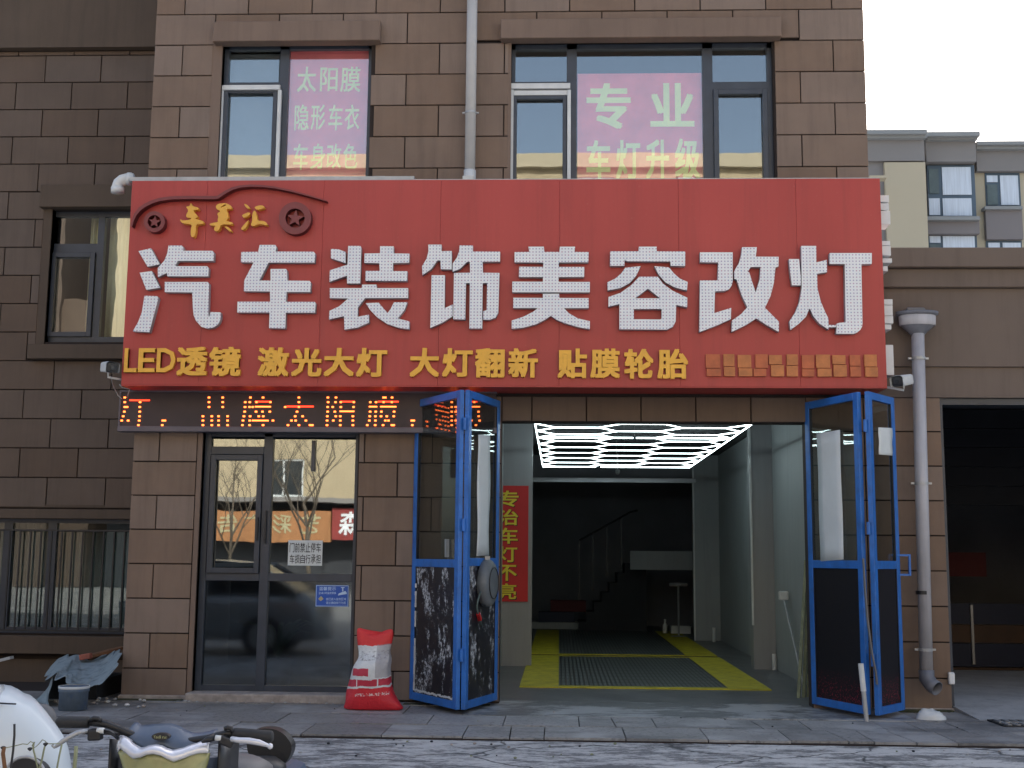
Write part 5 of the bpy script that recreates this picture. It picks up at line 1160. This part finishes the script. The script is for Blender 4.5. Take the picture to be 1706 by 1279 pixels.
a = PG(1444, 1202); tp = P(1434, 1105, YNR - .08)
A3 = Vector((a[0], a[1], .0)); T3 = Vector((tp[0], YNR - .08, tp[1])); mid = A3.lerp(T3, .52)
obj('pole', B().tube([A3, mid], .022, 10), 'steel', t, smooth=False); obj('pole_tape', B().tube([mid, T3], .026, 10), 'trim_white', t)

# ================================================================ PIPES AND CAMERAS
YPp = -.17
dp = thing('downpipe', 'grey downpipe with a flared rain hopper in front of the corner pillar', 'downpipe', (3.72, YPp, 0), 'downpipes on the facade')
px_ = (PX(1530, 600, YPp) + PX(1541, 1100, YPp)) / 2 - .005; ptop = PZ(1526, 556, YPp); pbot = PZ(1545, 1118, YPp)
xt = PX(1529.5, 570, YPp); xb2 = PX(1543, 1110, YPp)
obj('pipe', B().tube([(xt, YPp, ptop), (xb2, YPp, pbot)], .066, 20), 'pipe', dp, smooth=True)
el = [(xb2, YPp, pbot + .01), (xb2, YPp - .01, pbot - .07), (xb2 + .03, YPp - .05, pbot - .13), (xb2 + .07, YPp - .11, pbot - .16)]
obj('elbow', B().tube(el, [.074, .074, .072, .070], 20, False), 'hopper', dp, smooth=True, solid=.006)
hz_ = PZ(1530, 520, YPp)
obj('hopper', B().lathe((xt, YPp, hz_), [(.070, -.245), (.10, -.21), (.165, -.155), (.170, -.14), (.178, -.13), (.185, -.035), (.215, -.03), (.222, 0), (.205, 0), (.19, -.03), (.16, -.13), (.06, -.2)], 32, 1, .62), 'hopper', dp, smooth=True)
obj('hopper_band', B().lathe((xt, YPp, hz_), [(.180, -.145), (.188, -.14), (.192, -.045), (.186, -.04)], 32, 1, .63), 'pipe', dp, smooth=True)
for py_ in (597, 805, 1082):
    xx, zz = P(1529 + (py_ - 560) * .0235, py_, YPp); b = B().tube([(xx, YPp, zz - .014), (xx, YPp, zz + .014)], .074, 20).box(xx - .105, xx - .07, YPp - .01, YPp + .01, zz - .01, zz + .01).box(xx + .07, xx + .105, YPp - .01, YPp + .01, zz - .01, zz + .01).box(xx - .01, xx + .01, YPp + .07, -.005, zz - .01, zz + .01)
    obj('clamp', b, 'steel', dp)
tag(obj('stone', B().box(xt - .12, xt + .08, YPp - .05, YPp + .06, hz_ - .03, hz_ + .045), 'taupe', bevel=.02), 'lump of rubble lying in the rain hopper', 'rubble')
tag(obj('black_tape', B().tube([(PX(1537, 987, YPp), YPp, PZ(1537, 990, YPp)), (PX(1537, 987, YPp), YPp, PZ(1537, 984, YPp))], .070, 20), 'black'), 'strip of black tape wrapped round the grey downpipe', 'tape')
YU = -.12
up_ = thing('downpipe', 'pale downpipe running up the wall between the two upper windows', 'downpipe', (-1, YU, 5.5), 'downpipes on the facade')
xa, xb_ = PX(782.5, 290, YU), PX(787, 0, YU)
obj('pipe', B().tube([((xa + xb_) / 2, YU, 5.42), ((xa + xb_) / 2, YU, 9)], .058, 20), 'pipe_up', up_, smooth=True)
for py_ in (188,):
    xx, zz = (xa + xb_) / 2, PZ(785, py_, YU); obj('clamp', B().tube([(xx, YU, zz - .012), (xx, YU, zz + .012)], .066, 20).box(xx - .09, xx - .06, YU - .01, YU + .01, zz - .008, zz + .008).box(xx + .06, xx + .09, YU - .01, YU + .01, zz - .008, zz + .008), 'steel', up_)
obj('collar', B().tube([((xa + xb_) / 2, YU, 5.44), ((xa + xb_) / 2, YU, PZ(780, 284, YU))], .066, 20), 'white_pl', up_, smooth=True)
# white elbow at the left end of the sign
ex, ez = P(212, 297, YS + .15)
t = thing('drain_elbow', 'white plastic drain elbow at the top left corner of the red sign', 'pipe', (ex, YS + .15, ez))
Pe = lambda x, y: (P(x, y, YS + .15)[0], YS + .15, P(x, y, YS + .15)[1])
obj('elbow', B().tube([Pe(222, 298), Pe(212, 298), Pe(204, 300), Pe(198, 305), Pe(196, 311), Pe(196, 320)], .062, 18), 'white_pl', t, smooth=True)
obj('collar', B().tube([Pe(219, 298), Pe(213, 298)], .070, 18), 'white_pl', t, smooth=True); obj('collar', B().tube([Pe(196, 312), Pe(196, 321)], .070, 18), 'white_pl', t, smooth=True)
def cctv(label, c, head, r, sup, mirror=1):
    t = thing('security_camera', label, 'security camera', tuple(c), 'bullet security cameras under the sign ends')
    c = Vector(c); d = Vector(head).normalized()
    b = B(); side = d.cross(Vector((0, 0, 1))).normalized(); u = side.cross(d).normalized(); rows = []
    for o_, w_, h_ in ((-.13, .010, .010), (-.13, .045, .045), (-.10, .058, .056), (.10, .068, .062), (.16, .070, .060)):
        rows.append([c + d * o_ + side * (w_ * max(-1, min(1, 1.25 * math.cos(a)))) + u * (h_ * max(-.85, min(1, 1.2 * math.sin(a)))) for a in [2 * math.pi * i / 24 for i in range(25)]])
    obj('housing', b.grid(rows), 'white_pl', t, smooth=True)
    b = B(); rows = []
    for o_, s_ in ((.140, .88), (.140, .80), (.145, .001)): rows.append([c + d * o_ + side * (.066 * s_ * max(-1, min(1, 1.25 * math.cos(a)))) + u * (.056 * s_ * max(-.85, min(1, 1.2 * math.sin(a)))) for a in [2 * math.pi * i / 24 for i in range(25)]])
    fp = obj('front_plate', b.grid(rows), 'black', t); obj('lens', B().tube([c + d * .146, c + d * .152], .022, 14), 'car_glass', fp)
    obj('arm', B().tube([c - Vector((0, 0, .05)), c - Vector((0, 0, .10)), Vector(sup)], .012, 8), 'white_pl', t)
    return t
cx_, cz_ = P(178, 611, -.55)
cctv('white bullet security camera at the lower left end of the red sign', (cx_, -.50, cz_), (.55, -.75, -.12), .05, (SX0 + .02, -.38, cz_ - .12))
cx_, cz_ = P(1505, 633, -.45)
cctv('white bullet security camera at the lower right end of the red sign', (cx_ + .01, -.42, cz_), (-.62, -.7, -.18), .05, (SX1 - .01, -.35, cz_ - .05))
Pc = lambda x, y, Y=-.3: (P(x, y, Y)[0], Y, P(x, y, Y)[1])
tag(obj('cable', B().tube([Pc(185, 628, -.4), Pc(187, 638, -.3), Pc(191, 648, -.2), Pc(197, 659, -.15), Pc(203, 664, -.16)], .006, 6), 'cable', smooth=True), 'thin grey cable drooping from the left security camera', 'cable')
tag(obj('cable', B().tube([Pc(199, 640, -.3), Pc(203, 645, -.3), Pc(212, 647, -.25), Pc(216, 648, -.25), Pc(214, 655, -.2), Pc(212, 662, -.16)], .007, 6), 'cable', smooth=True), 'short loop of pale cable under the left corner of the sign', 'cable')

# ================================================================ RED AND WHITE SACK
bx, by = PG(623, 1184); by = -.62; bx = PX(623, 1150, -.62)
wS = (PX(672, 1182, -.62) - PX(575, 1182, -.62)) / 2
prof = [(0, 1.0, .50), (.03, 1.0, .62), (.08, .90, .75), (.15, .82, .85), (.25, .74, .95), (.35, .69, 1.0), (.44, .66, .95), (.50, .59, .85), (.54, .54, .62), (.57, .52, .50), (.62, .56, .42), (.70, .61, .36), (.76, .63, .30), (.80, .61, .20)]
HB_ = (PZ(620, 1050, -.62)) / .80
rows = []
NS = 48
for h, w_, dpt in prof:
    row = []
    for i in range(NS + 1):
        a = 2 * math.pi * i / NS; ca, sa = math.cos(a), math.sin(a)
        e = .75 if h < .1 else .9
        x = wS * w_ * (abs(ca) ** e) * (1 if ca >= 0 else -1); y = .17 * dpt * (abs(sa) ** e) * (1 if sa >= 0 else -1)
        q = Vector((x * 4, y * 4, h * 6)); nz = noise.noise(q + Vector((3, 1, 2))); nb = noise.noise(q * 2.7)
        k_ = 1 + .10 * nz + .06 * nb
        if .47 < h < .62: k_ += .07 * math.sin(a * 9 + nz * 3)
        hh_ = h * HB_
        if h > .68: hh_ += (.07 * abs(ca) ** 2 - .03 + .02 * nb) * (h - .66) / .14
        sh = -.02 * (h < .5)
        row.append((x * k_ + (-.035 if h < .5 else .0) * (h > .1), y * k_, max(.0, hh_ + (.012 * nb if h > .05 else 0))))
    rows.append(row)
b = B().grid(rows); 
ctr_low = len(b.v); b.v.append((0, 0, .01)); b.f += [(ctr_low, i + 1, i) for i in range(NS)]
top0 = (len(prof) - 1) * (NS + 1); ct = len(b.v); b.v.append((0, 0, .76 * HB_)); b.f += [(ct, top0 + i, top0 + i + 1) for i in range(NS)]
bag = obj('sack', b, 'bag', smooth=True, loc=(bx, by, .0), sub=1); tag(bag, 'red and white woven sack tied at the neck beside the glazed shop door', 'sack')

# ================================================================ CORNER RUBBISH: bucket, tarp over a box, boards
tx0, ty0 = PG(120, 1186)
cy_ = ty0 + .02
t = thing('paint_bucket', 'dirty blue-grey bucket under the edge of the draped tarp', 'bucket', (tx0, cy_, 0))
bw = (PX(143, 1165, cy_) - PX(95, 1165, cy_)) / 2; bcx = (PX(143, 1165, cy_) + PX(95, 1165, cy_)) / 2; bh = PZ(118, 1146, cy_)
obj('body', B().lathe((bcx - .035, cy_ + bw, 0), [(.001, 0.004), (bw * .95, .004), (bw * .97, bh - .05), (bw * 1.03, bh - .045), (bw * 1.03, bh - .02), (bw, bh), (bw * .94, bh), (bw * .90, .02), (.001, .02)], 28), 'bucket', t, smooth=True)
obj('rim', B().lathe((bcx - .035, cy_ + bw, 0), [(bw * 1.0, bh - .02), (bw * 1.06, bh - .01), (bw * 1.05, bh + .008), (bw * .98, bh + .006)], 28), 'trim_white', t, smooth=True)
tag(obj('storage_trough', B().box(-5.30, -4.80, -.10, .7, .0, .17).box(-5.33, -4.77, -.13, .73, .17, .20), 'rubber'), 'dark box standing under the draped tarp in the wall corner', 'box')
top = [(76, 1122), (85, 1110), (98, 1096), (112, 1090), (126, 1089), (142, 1094), (158, 1097), (176, 1092), (188, 1084), (203, 1078)]
bot = [(80, 1128), (88, 1126), (98, 1126), (108, 1131), (120, 1139), (133, 1146), (145, 1145), (160, 1142), (175, 1134), (197, 1108)]
rows = []
NR = 10
for j in range(NR + 1):
    v = j / NR; row = []
    for i in range(len(top) * 4 - 3):
        u = i / 4; k_ = min(int(u), len(top) - 2); f_ = u - k_
        px_ = (top[k_][0] * (1 - f_) + top[k_ + 1][0] * f_) * (1 - v) + (bot[k_][0] * (1 - f_) + bot[k_ + 1][0] * f_) * v
        py_ = (top[k_][1] * (1 - f_) + top[k_ + 1][1] * f_) * (1 - v) + (bot[k_][1] * (1 - f_) + bot[k_ + 1][1] * f_) * v
        Yq = .62 - 1.36 * v ** .8; q = P(px_, py_, Yq); nn = noise.noise(Vector((i * .28, j * .5, 1))) * .08 + .13 * abs(noise.noise(Vector((i * .33 + j * .4, j * .8 - i * .2, 4)))) - .04 + .03 * math.sin(i * .8 + j * 1.1)
        row.append((q[0] + nn * .15, Yq + nn, q[1] + nn * .45))
    rows.append(row)
tag(obj('tarp', B().grid(rows), 'tarp', smooth=True, solid=.008, sub=1), 'crumpled grey-blue tarp draped over the box in the left wall corner', 'tarp')
rows = []
for j in range(9):
    v = j / 8; rows.append([(P(86 - 34 * v * (i / 4) - 6 * v, 1126 + (62) * v, -.7 + .1 * i)[0], -.70 + .14 * i + .04 * math.sin(j + i), max(.0, P(84, 1126 + 60 * v, -.7)[1])) for i in range(5)])
tag(obj('tarp_flap', B().grid(rows), 'tarp', smooth=True, solid=.006, sub=1), 'loose grey tarp flap hanging down to the ground left of the bucket', 'tarp')
tag(obj('timber_board', B().obox(Vector(Pc(138, 1096, .35)), Vector(Pc(204, 1079, .65)), .10, .03), 'wood'), 'reddish board lying on the tarp against the wall', 'board')
tag(obj('brick_piece', B().obox(Vector(Pc(134, 1095, .3)), Vector(Pc(152, 1092, .3)), .09, .06), surf('brick', (.30, .10, .07), .9, .3, 8, bmp=.4), bevel=.01), 'broken reddish brick on top of the tarp', 'brick')
tag(obj('pale_board', B().obox(Vector(Pc(-60, 1115, .5)), Vector(Pc(20, 1095, .5)), .09, .03), 'concrete'), 'pale board end poking in at the far left edge', 'board')
# litter and rubble
litter = thing('rubble_patch', 'scattered crumbs of mortar and grit on the paving and along the kerb', 'rubble', (-4.8, -.4, 0))
rn = random.Random(9)
def stone(parent, x, y, r, mat, z=0):
    b = B(); rows = []
    for j in range(5):
        ph = math.pi * j / 4; rows.append([(x + r * math.sin(ph) * math.cos(a) * (1 + .25 * noise.noise(Vector((x * 9 + j, a, y)))), y + r * math.sin(ph) * math.sin(a), z + r * .55 + r * .6 * math.cos(ph) * (1 + .2 * noise.noise(Vector((a, j, x))))) for a in [2 * math.pi * i / 7 for i in range(8)]])
    return obj('stone', b.grid(rows), mat, parent)
for i in range(26): stone(litter, rn.uniform(-5.1, -4.1), rn.uniform(-.75, -.06), rn.uniform(.008, .03), rn.choice(['rubble', 'trim_white', 'concrete']))
for i in range(20): stone(litter, rn.uniform(-3.9, -1.6), rn.uniform(-.24, -.17), rn.uniform(.006, .018), rn.choice(['rubble', 'concrete']))
for i in range(60): stone(litter, rn.uniform(-4.5, 4.2), rn.choice((-2.36, -2.4, -2.5, -3.0)) - rn.random() * .25, rn.uniform(.005, .017), rn.choice(['rubble', 'concrete', 'stalk', 'rubber']), RZ)
for i in range(25): stone(litter, rn.uniform(-4.2, 4.0), rn.uniform(-1.6, -.2), rn.uniform(.004, .011), rn.choice(['rubble', 'stalk', 'rubber']))
sx_, sy_ = PG(1553, 1198)
st = B(); rows = []
for j in range(6):
    v = j / 5; rows.append([(sx_ + (.14 - .09 * v ** 1.5) * math.cos(a) * (1 + .15 * noise.noise(Vector((a * 2, v * 3, 5)))) - .04 * v + .02 * noise.noise(Vector((a * 3, v * 5, 2))), sy_ + .09 * (1 - .7 * v * v) * math.sin(a), .085 * v ** .6 * (1 + .5 * noise.noise(Vector((a, v * 4, 7))))) for a in [2 * math.pi * i / 12 for i in range(13)]])
ct = len(st.v) ; st.grid(rows); kk = len(st.v); st.v.append((sx_ - .03, sy_, .095)); st.f += [(kk, kk - 13 + i, kk - 12 + i) for i in range(12)]
tag(obj('cement_lump', st, 'trim_white', smooth=True), 'white cement lump at the foot of the corner pillar below the downpipe', 'cement lump')
mo = B()
tag(obj('moss', B().box(3.2, 3.98, -.12, -.035, -.02, .012).box(-4.6, -3.9, -.1, -.035, -.02, .01).box(-1.6, -.7, -.2, -.04, -.02, .004), surf('moss', (.05, .055, .03), .95, .4, 20, bmp=.8, bscale=50), bevel=.006), kind='stuff', label='dark mossy soil at the foot of the pilasters', cat='moss')

# potted plant behind the lower shop glass
t = thing('potted_plant', 'leafy plant just inside the lower shopfront glass', 'plant', (-3.0, .5, .08))
pcx = PX(465, 1000, .5)
obj('pot', B().lathe((pcx, .55, .08), [(.001, 0), (.13, 0), (.17, .3), (.16, .3), (.001, .27)], 18), 'brown_wood', t, smooth=True)
for i in range(14):
    a = rn.uniform(0, 6.28); L_ = rn.uniform(.25, .5); z0 = .38; pts_ = []
    for k_ in range(5): s_ = k_ / 4; pts_.append(Vector((pcx + math.cos(a) * L_ * s_, .55 + math.sin(a) * L_ * s_ * .5, z0 + L_ * (1.7 * s_ - 1.1 * s_ * s_) * 1.3)))
    sd3 = Vector((-math.sin(a), math.cos(a), 0)); obj('leaf', B().grid([[p - sd3 * w_, p + Vector((0, 0, .004)), p + sd3 * w_] for p, w_ in zip(pts_, (.008, .03, .035, .022, .002))]), 'leaf', t, smooth=True, solid=.002)

# ================================================================ ELECTRIC SCOOTER (front, lower left)
YE = -9.15
es = thing('electric_scooter', 'electric scooter facing the street with blue-grey fairing, silver trim and yellowed headlight', 'scooter', (PX(262, 1230, YE), YE, RZ))
Pe = lambda x, y, Y=YE: Vector((P(x, y, Y)[0], Y, P(x, y, Y)[1]))
Ez = lambda x, y: (150 + x / 8.53, 1180 + y / 8.53)
ECX = Pe(262, 1230).x
def interp(pts, x):
    if x <= pts[0][0]: return pts[0][1]
    for a, b_ in zip(pts, pts[1:]):
        if x <= b_[0]: s_ = (x - a[0]) / max(1e-6, b_[0] - a[0]); s_ = s_ * s_ * (3 - 2 * s_) * .5 + s_ * .5; return a[1] + (b_[1] - a[1]) * s_
    return pts[-1][1]
def face(name, topl, botl, mat, parent, y_off, bow, tilt, N=48, Mr=8, th=.006):
    rows = []; xs0 = max(topl[0][0], botl[0][0]); xs1 = min(topl[-1][0], botl[-1][0])
    for j in range(Mr + 1):
        v = j / Mr; row = []
        for i in range(N + 1):
            x = xs0 + (xs1 - xs0) * i / N; yt, yb = interp(topl, x), interp(botl, x); p = Pe(*Ez(x, yt + (yb - yt) * v))
            row.append(Vector((p.x, YE + y_off + bow * ((p.x - ECX) / .16) ** 2 + tilt * (1 - v) - .012 * math.sin(v * math.pi), p.z)))
        rows.append(row)
    return obj(name, B().grid(rows), mat, parent, smooth=True, solid=th)
FT = [(325, 380), (400, 300), (450, 290), (520, 330), (620, 322), (760, 305), (900, 296), (1000, 296), (1090, 325), (1200, 395), (1300, 440), (1420, 440), (1520, 425), (1605, 400)]
TT = [(325, 470), (370, 447), (440, 465), (560, 550), (660, 598), (740, 592), (830, 560), (920, 548), (990, 565), (1060, 605), (1140, 632), (1260, 612), (1400, 565), (1520, 525), (1605, 522)]
TB = [(325, 640), (380, 585), (480, 640), (600, 710), (700, 685), (800, 640), (900, 626), (1020, 652), (1100, 700), (1180, 745), (1280, 712), (1400, 668), (1500, 650), (1605, 660)]
LB = [(325, 700), (400, 900), (600, 1900), (950, 2350), (1250, 1950), (1450, 1200), (1560, 900), (1605, 690)]
face('fairing', FT, [(a, b_ + 14) for a, b_ in TT], 'scoot_blue', es, .05, .06, .06)
face('silver_trim', TT, TB, 'chrome', es, .0, .07, .02, Mr=6, th=.012)
face('headlight_lens', [(a, b_ - 12) for a, b_ in TB], LB, 'lens', es, .012, .075, .0, Mr=14)
# fairing flanks joining lens and trim back to the column
for s in (-1, 1):
    b = B(); x_ = ECX + s * .168; rows = [[Vector((x_ - s * (.10 if z < .75 else 0) * (0.9 - z) * 3 * 1, YE + .075 + .11 * k_, z - k_ * .02)) for k_ in range(3)] for z in (.60, .70, .80, .88, .94)]
    obj('side_cowl', b.grid(rows), 'black', es, smooth=True, solid=.008)
badge = B(); c0 = Pe(*Ez(945, 428), YE); badge.tube([Vector((c0.x, YE + .035, c0.z)), Vector((c0.x, YE + .055, c0.z))], 1, 24)
badge.v = [(c0.x + (v[0] - c0.x) * .027, v[1], c0.z + (v[2] - c0.z) * .011) for v in badge.v]; bo = obj('badge', badge, 'black', es)
for i, ch in enumerate('Yading'):
    w_ = .0062; fit_glyph('letter', ch, c0.x - .0205 + i * .0068, c0.x - .0205 + i * .0068 + (w_ if ch not in 'i' else .002), c0.z - .0045, c0.z + (.0045 if ch in 'Ydi' else .0015), YE + .0335, .001, 'lens', bo)
# handlebar
Hb = lambda x, y, dy=0: Vector((*P(x, y, YE + dy)[:1], YE + dy, P(x, y, YE + dy)[1]))
obj('handlebar', B().tube([Hb(150, 1203, .06), Hb(176, 1206, .06), Hb(198, 1214, .07), Hb(230, 1228, .1), Hb(262, 1236, .12), Hb(305, 1236, .1), Hb(345, 1230, .07), Hb(376, 1222, .06), Hb(392, 1221, .06)], .011, 12), 'black', es, smooth=True)
gL = [Hb(96, 1205, .06), Hb(99, 1203, .06), Hb(120, 1203, .06), Hb(148, 1203, .06)]
obj('grip', B().tube(gL, [.013, .0175, .0178, .0165], 18), 'rubber', es, smooth=True)
gR = [Hb(388, 1221, .06), Hb(392, 1221.5, .06), Hb(420, 1224, .06), Hb(452, 1227, .06), Hb(455, 1227, .06)]
obj('grip', B().tube(gR, [.014, .0165, .0175, .0175, .013], 18), 'rubber', es, smooth=True)
for pts_ in ([(150, 1199), (157, 1196), (163, 1197), (168, 1200)], [(374, 1214), (379, 1212), (385, 1213), (388, 1220)]):
    obj('mirror_clamp', B().tube([Hb(x, y, .05) for x, y in pts_], .007, 8), 'black', es, smooth=True)
obj('switch_housing', B().obox(Hb(148, 1224, .04), Hb(170, 1223, .04), .035, .034), 'black', es, bevel=.006)
obj('switch_housing', B().obox(Hb(367, 1230, .04), Hb(390, 1240, .04), .034, .026), 'black', es, bevel=.006)
obj('brake_lever', B().tube([Hb(146, 1217, .03), Hb(130, 1220, .02), Hb(118, 1226, .01), Hb(104, 1235, 0), Hb(95, 1242, 0), Hb(90, 1245, 0), Hb(87, 1242, 0), Hb(89, 1239, 0)], [.007, .0075, .008, .0075, .006, .004, .0035, .003], 10), 'steel', es, smooth=True)
obj('brake_lever', B().tube([Hb(386, 1231, .03), Hb(398, 1233, .02), Hb(415, 1234, .01), Hb(432, 1237, .0), Hb(444, 1241, 0), Hb(449, 1243, 0)], [.009, .0085, .0095, .009, .006, .005], 10), 'chrome', es, smooth=True)
obj('lever_ball', B().lathe(Hb(450, 1243, 0), [(.001, -.009), (.007, -.006), (.009, 0), (.007, .006), (.001, .009)], 14), 'chrome', es, smooth=True)
obj('lever_pivot', B().tube([Hb(162, 1217, .03), Hb(173, 1217, .03)], .0085, 10), 'white_pl', es, smooth=True); obj('lever_pivot', B().tube([Hb(359, 1229, .03), Hb(369, 1230, .03)], .0085, 10), 'white_pl', es, smooth=True)
for dy in (0, 3): obj('brake_cable', B().tube([Hb(172, 1216 + dy, .03), Hb(182, 1218 + dy, .03), Hb(190, 1223 + dy, .04), Hb(197, 1229 + dy, .08)], .003, 6), 'black', es, smooth=True)
obj('cable_sleeve', B().tube([Hb(336, 1236, .02), Hb(345, 1232, .03), Hb(358, 1228, .04)], [.004, .009, .011], 10), 'black', es, smooth=True)
# lower body, column, seat, wheels
hx0 = ECX
rows = []
for z, w_, yb in ((.88, .15, .16), (.70, .16, .15), (.50, .19, .14), (.34, .18, .16), (.24, .15, .25)): rows.append([Vector((hx0 + w_ * math.sin(a), YE + yb - .06 * math.cos(a), z)) for a in [(-1.4 + 2.8 * i / 12) for i in range(13)]])
obj('leg_shield', B().grid(rows), 'scoot_blue', es, smooth=True, solid=.012)
obj('footboard', B().box(hx0 - .13, hx0 + .13, YE + .25, YE + .72, .24, .29), 'black', es, bevel=.02)
obj('front_fork', B().tube([(hx0 - .055, YE + .02, .62), (hx0 - .055, YE - .08, .22 + RZ)], .018, 10).tube([(hx0 + .055, YE + .02, .62), (hx0 + .055, YE - .08, .22 + RZ)], .018, 10), 'steel', es)
def wheel(parent, x, y, r=.215):
    n = 28; rows = []
    for k_ in range(11):
        a = 2 * math.pi * k_ / 10; rows.append([Vector((x + .042 * math.cos(a), y + (r - .04 + .04 * math.sin(a)) * math.cos(t_), r + RZ + (r - .04 + .04 * math.sin(a)) * math.sin(t_))) for t_ in [2 * math.pi * i / n for i in range(n + 1)]])
    w_ = obj('wheel', B().grid(rows), 'rubber', parent, smooth=True); obj('rim', B().tube([(x - .03, y, r + RZ), (x + .03, y, r + RZ)], .15, 20), 'steel', w_)
wheel(es, hx0, YE - .10); rx = PX(452, 1260, YE + 1.05); wheel(es, rx - .04, YE + 1.22)
obj('rear_body', B().obox((hx0 + .02, YE + .65, .48), (rx - .03, YE + 1.38, .52), .25, .34), 'scoot_blue', es, bevel=.05)
sY = YE + .70
sc_ = Vector((PX(385, 1276, sY), sY + .1, 0)); zs = PZ(385, 1264, sY)
rows = []
for k_, (dy, w_, h_) in enumerate(((-.14, .03, -.06), (-.10, .085, -.012), (.0, .11, .0), (.10, .10, -.03), (.20, .08, -.07), (.26, .03, -.12))):
    rows.append([Vector((sc_.x + w_ * math.sin(a) + dy * .12, sc_.y + dy, zs - .07 + h_ + .07 * max(0, math.cos(a)) ** .6)) for a in [(-1.57 + 3.14 * i / 14) for i in range(15)]])
obj('seat', B().grid(rows), 'taupe', es, smooth=True, solid=.01)
YR = YE + 1.06
Pr = lambda x, y: P(x, y, YR)
outl = [(415, 1242), (414, 1228), (420, 1218), (434, 1212), (452, 1211), (466, 1214), (478, 1222), (487, 1234), (490, 1243), (487, 1256), (480, 1268), (471, 1275), (462, 1273), (446, 1264), (424, 1262), (417, 1252)]
poly_solid('backrest', [smooth_pts(outl, 2)], YR - .035, .07, 'black', es, Pr, bev=0).modifiers.new('b', 'BEVEL').width = .02
obj('backrest_post', B().tube([(PX(465, 1274, YR), YR, PZ(465, 1270, YR)), (PX(463, 1300, YR), YR + .02, PZ(463, 1330, YR))], .011, 10), 'steel', es)
obj('rear_cushion', B().lathe((PX(438, 1276, YR - .12), YR - .12, PZ(438, 1276, YR - .12)), [(.001, .035), (.05, .03), (.085, .005), (.09, -.03), (.06, -.05)], 20, 1.0, 1.1), 'black', es, smooth=True)

# ================================================================ WHITE TRICYCLE CAB (far lower left)
YT3 = -7.8
tc_ = thing('electric_tricycle', 'white rounded cab front of a small electric tricycle at the lower left corner', 'tricycle', (PX(-10, 1279, YT3), YT3, RZ))
outl = [(-10, 1149.5), (6, 1149.8), (20, 1152), (34, 1158.5), (45, 1166), (57, 1169.5), (67, 1178), (78, 1190), (88, 1202), (96, 1213), (103, 1222), (109, 1232), (114, 1246), (117, 1260), (120, 1279), (123, 1330), (122, 1400), (112, 1460)]
TX = PX(-10, 1279, YT3); half = [(P(x, y, YT3)[0] - TX, P(x, y, YT3)[1]) for x, y in outl]
ring = [(TX + w_, z) for w_, z in half] + [(TX - w_, z) for w_, z in half[::-1]]
rows = []
zc = .55
for dy, s_ in ((-.16, .02), (-.15, .45), (-.11, .78), (-.045, .94), (.03, 1.0), (.4, .95), (.8, .82), (1.05, .6), (1.12, .02)):
    rows.append([Vector((TX + (x - TX) * s_ + max(0, dy) * TX / (YT3 - CAM.y), YT3 + dy, zc + (z - zc) * s_)) for x, z in ring + ring[:1]])
obj('cab_shell', B().grid(rows), 'white_body', tc_, smooth=True)
obj('hood_seam', B().tube([Vector((P(x, y, YT3)[0], YT3 - .075, P(x, y, YT3)[1])) for x, y in ((-70, 1168), (-20, 1167), (10, 1167.3), (27, 1168.5), (40, 1169))], .0035, 6), 'rubber', tc_)
for s in (-1, 1):
    c0 = Vector((TX + s * (PX(67, 1284, YT3) - TX), YT3 - .14, PZ(67, 1287, YT3)))
    hl = obj('headlight', B().tube([c0 + Vector((0, .08, 0)), c0 + Vector((0, -.005, 0))], .083, 32), 'black', tc_, smooth=False)
    obj('headlight_ring', B().tube([c0 + Vector((math.cos(a) * .085, -.006, math.sin(a) * .085)) for a in [2 * math.pi * i / 32 for i in range(33)]], .006, 8, False), 'steel', hl, smooth=True)
    wheel(tc_, TX + s * .22 - .36, YT3 + .8, .2)
wheel(tc_, TX, YT3 - .02, .2)
Pm = lambda x, y, Y=-7.1: (P(x, y, Y)[0], Y, P(x, y, Y)[1])
mc = Pm(80, 1186)
b = B().lathe((0, 0, 0), [(.001, -.05), (.03, -.045), (.062, -.02), (.07, .005), (.06, .03), (.03, .045), (.001, .05)], 20, 1, .6)
b.v = [(mc[0] - .015 + v[0] * .75 + v[2] * .4, mc[1] + v[1], mc[2] - .02 + v[2] * .95 - v[0] * .5) for v in b.v]
obj('side_mirror', b, 'taupe', tc_, smooth=True); obj('mirror_stem', B().tube([Vector(mc), Vector((mc[0] - .12, mc[1] - .1, mc[2] - .1))], .008, 8), 'black', tc_)
# dry weeds in front
wd = thing('dry_weed', 'bundle of thin dry stalks in front of the white tricycle cab', 'weed', (PX(60, 1279, -9.3), -9.3, RZ))
def stalk(pts_, r=.0028, Y=-9.3, mat='stalk'):
    p = [Vector(Pm(x, y, Y)) for x, y in pts_]; foot = Vector((p[-1].x, Y, RZ)); obj('stalk', B().tube(p + [foot], r, 6), mat, wd, smooth=True)
stalk([(24, 1206), (24, 1225), (22, 1250), (18, 1279)], .0035, mat='rubber'); stalk([(54, 1243), (57, 1236), (55, 1246), (58, 1258), (63, 1279)]); stalk([(75, 1242), (73, 1250), (70, 1265), (66, 1279)])
stalk([(103, 1240), (99, 1258), (95, 1279)]); stalk([(127, 1243), (126, 1258), (124, 1279)], .006); stalk([(7, 1244), (5, 1255), (8, 1279)], .006, mat='wood')
obj('tendril', B().tube([Vector(Pm(x, y, -9.3)) for x, y in ((8, 1246), (22, 1243), (38, 1239), (46, 1240), (51, 1235), (56, 1238), (57, 1246), (64, 1240), (71, 1232), (76, 1235), (79, 1239), (92, 1239), (100, 1238))], .0014, 5), 'stalk', wd)
for x, y in ((5, 1246), (50, 1248), (76, 1240)): obj('seed_head', B().tube([Vector(Pm(x - 4, y - 1, -9.3)), Vector(Pm(x, y, -9.3)), Vector(Pm(x + 4, y - 2, -9.3))], [.002, .006, .002], 7), 'rubber', wd)
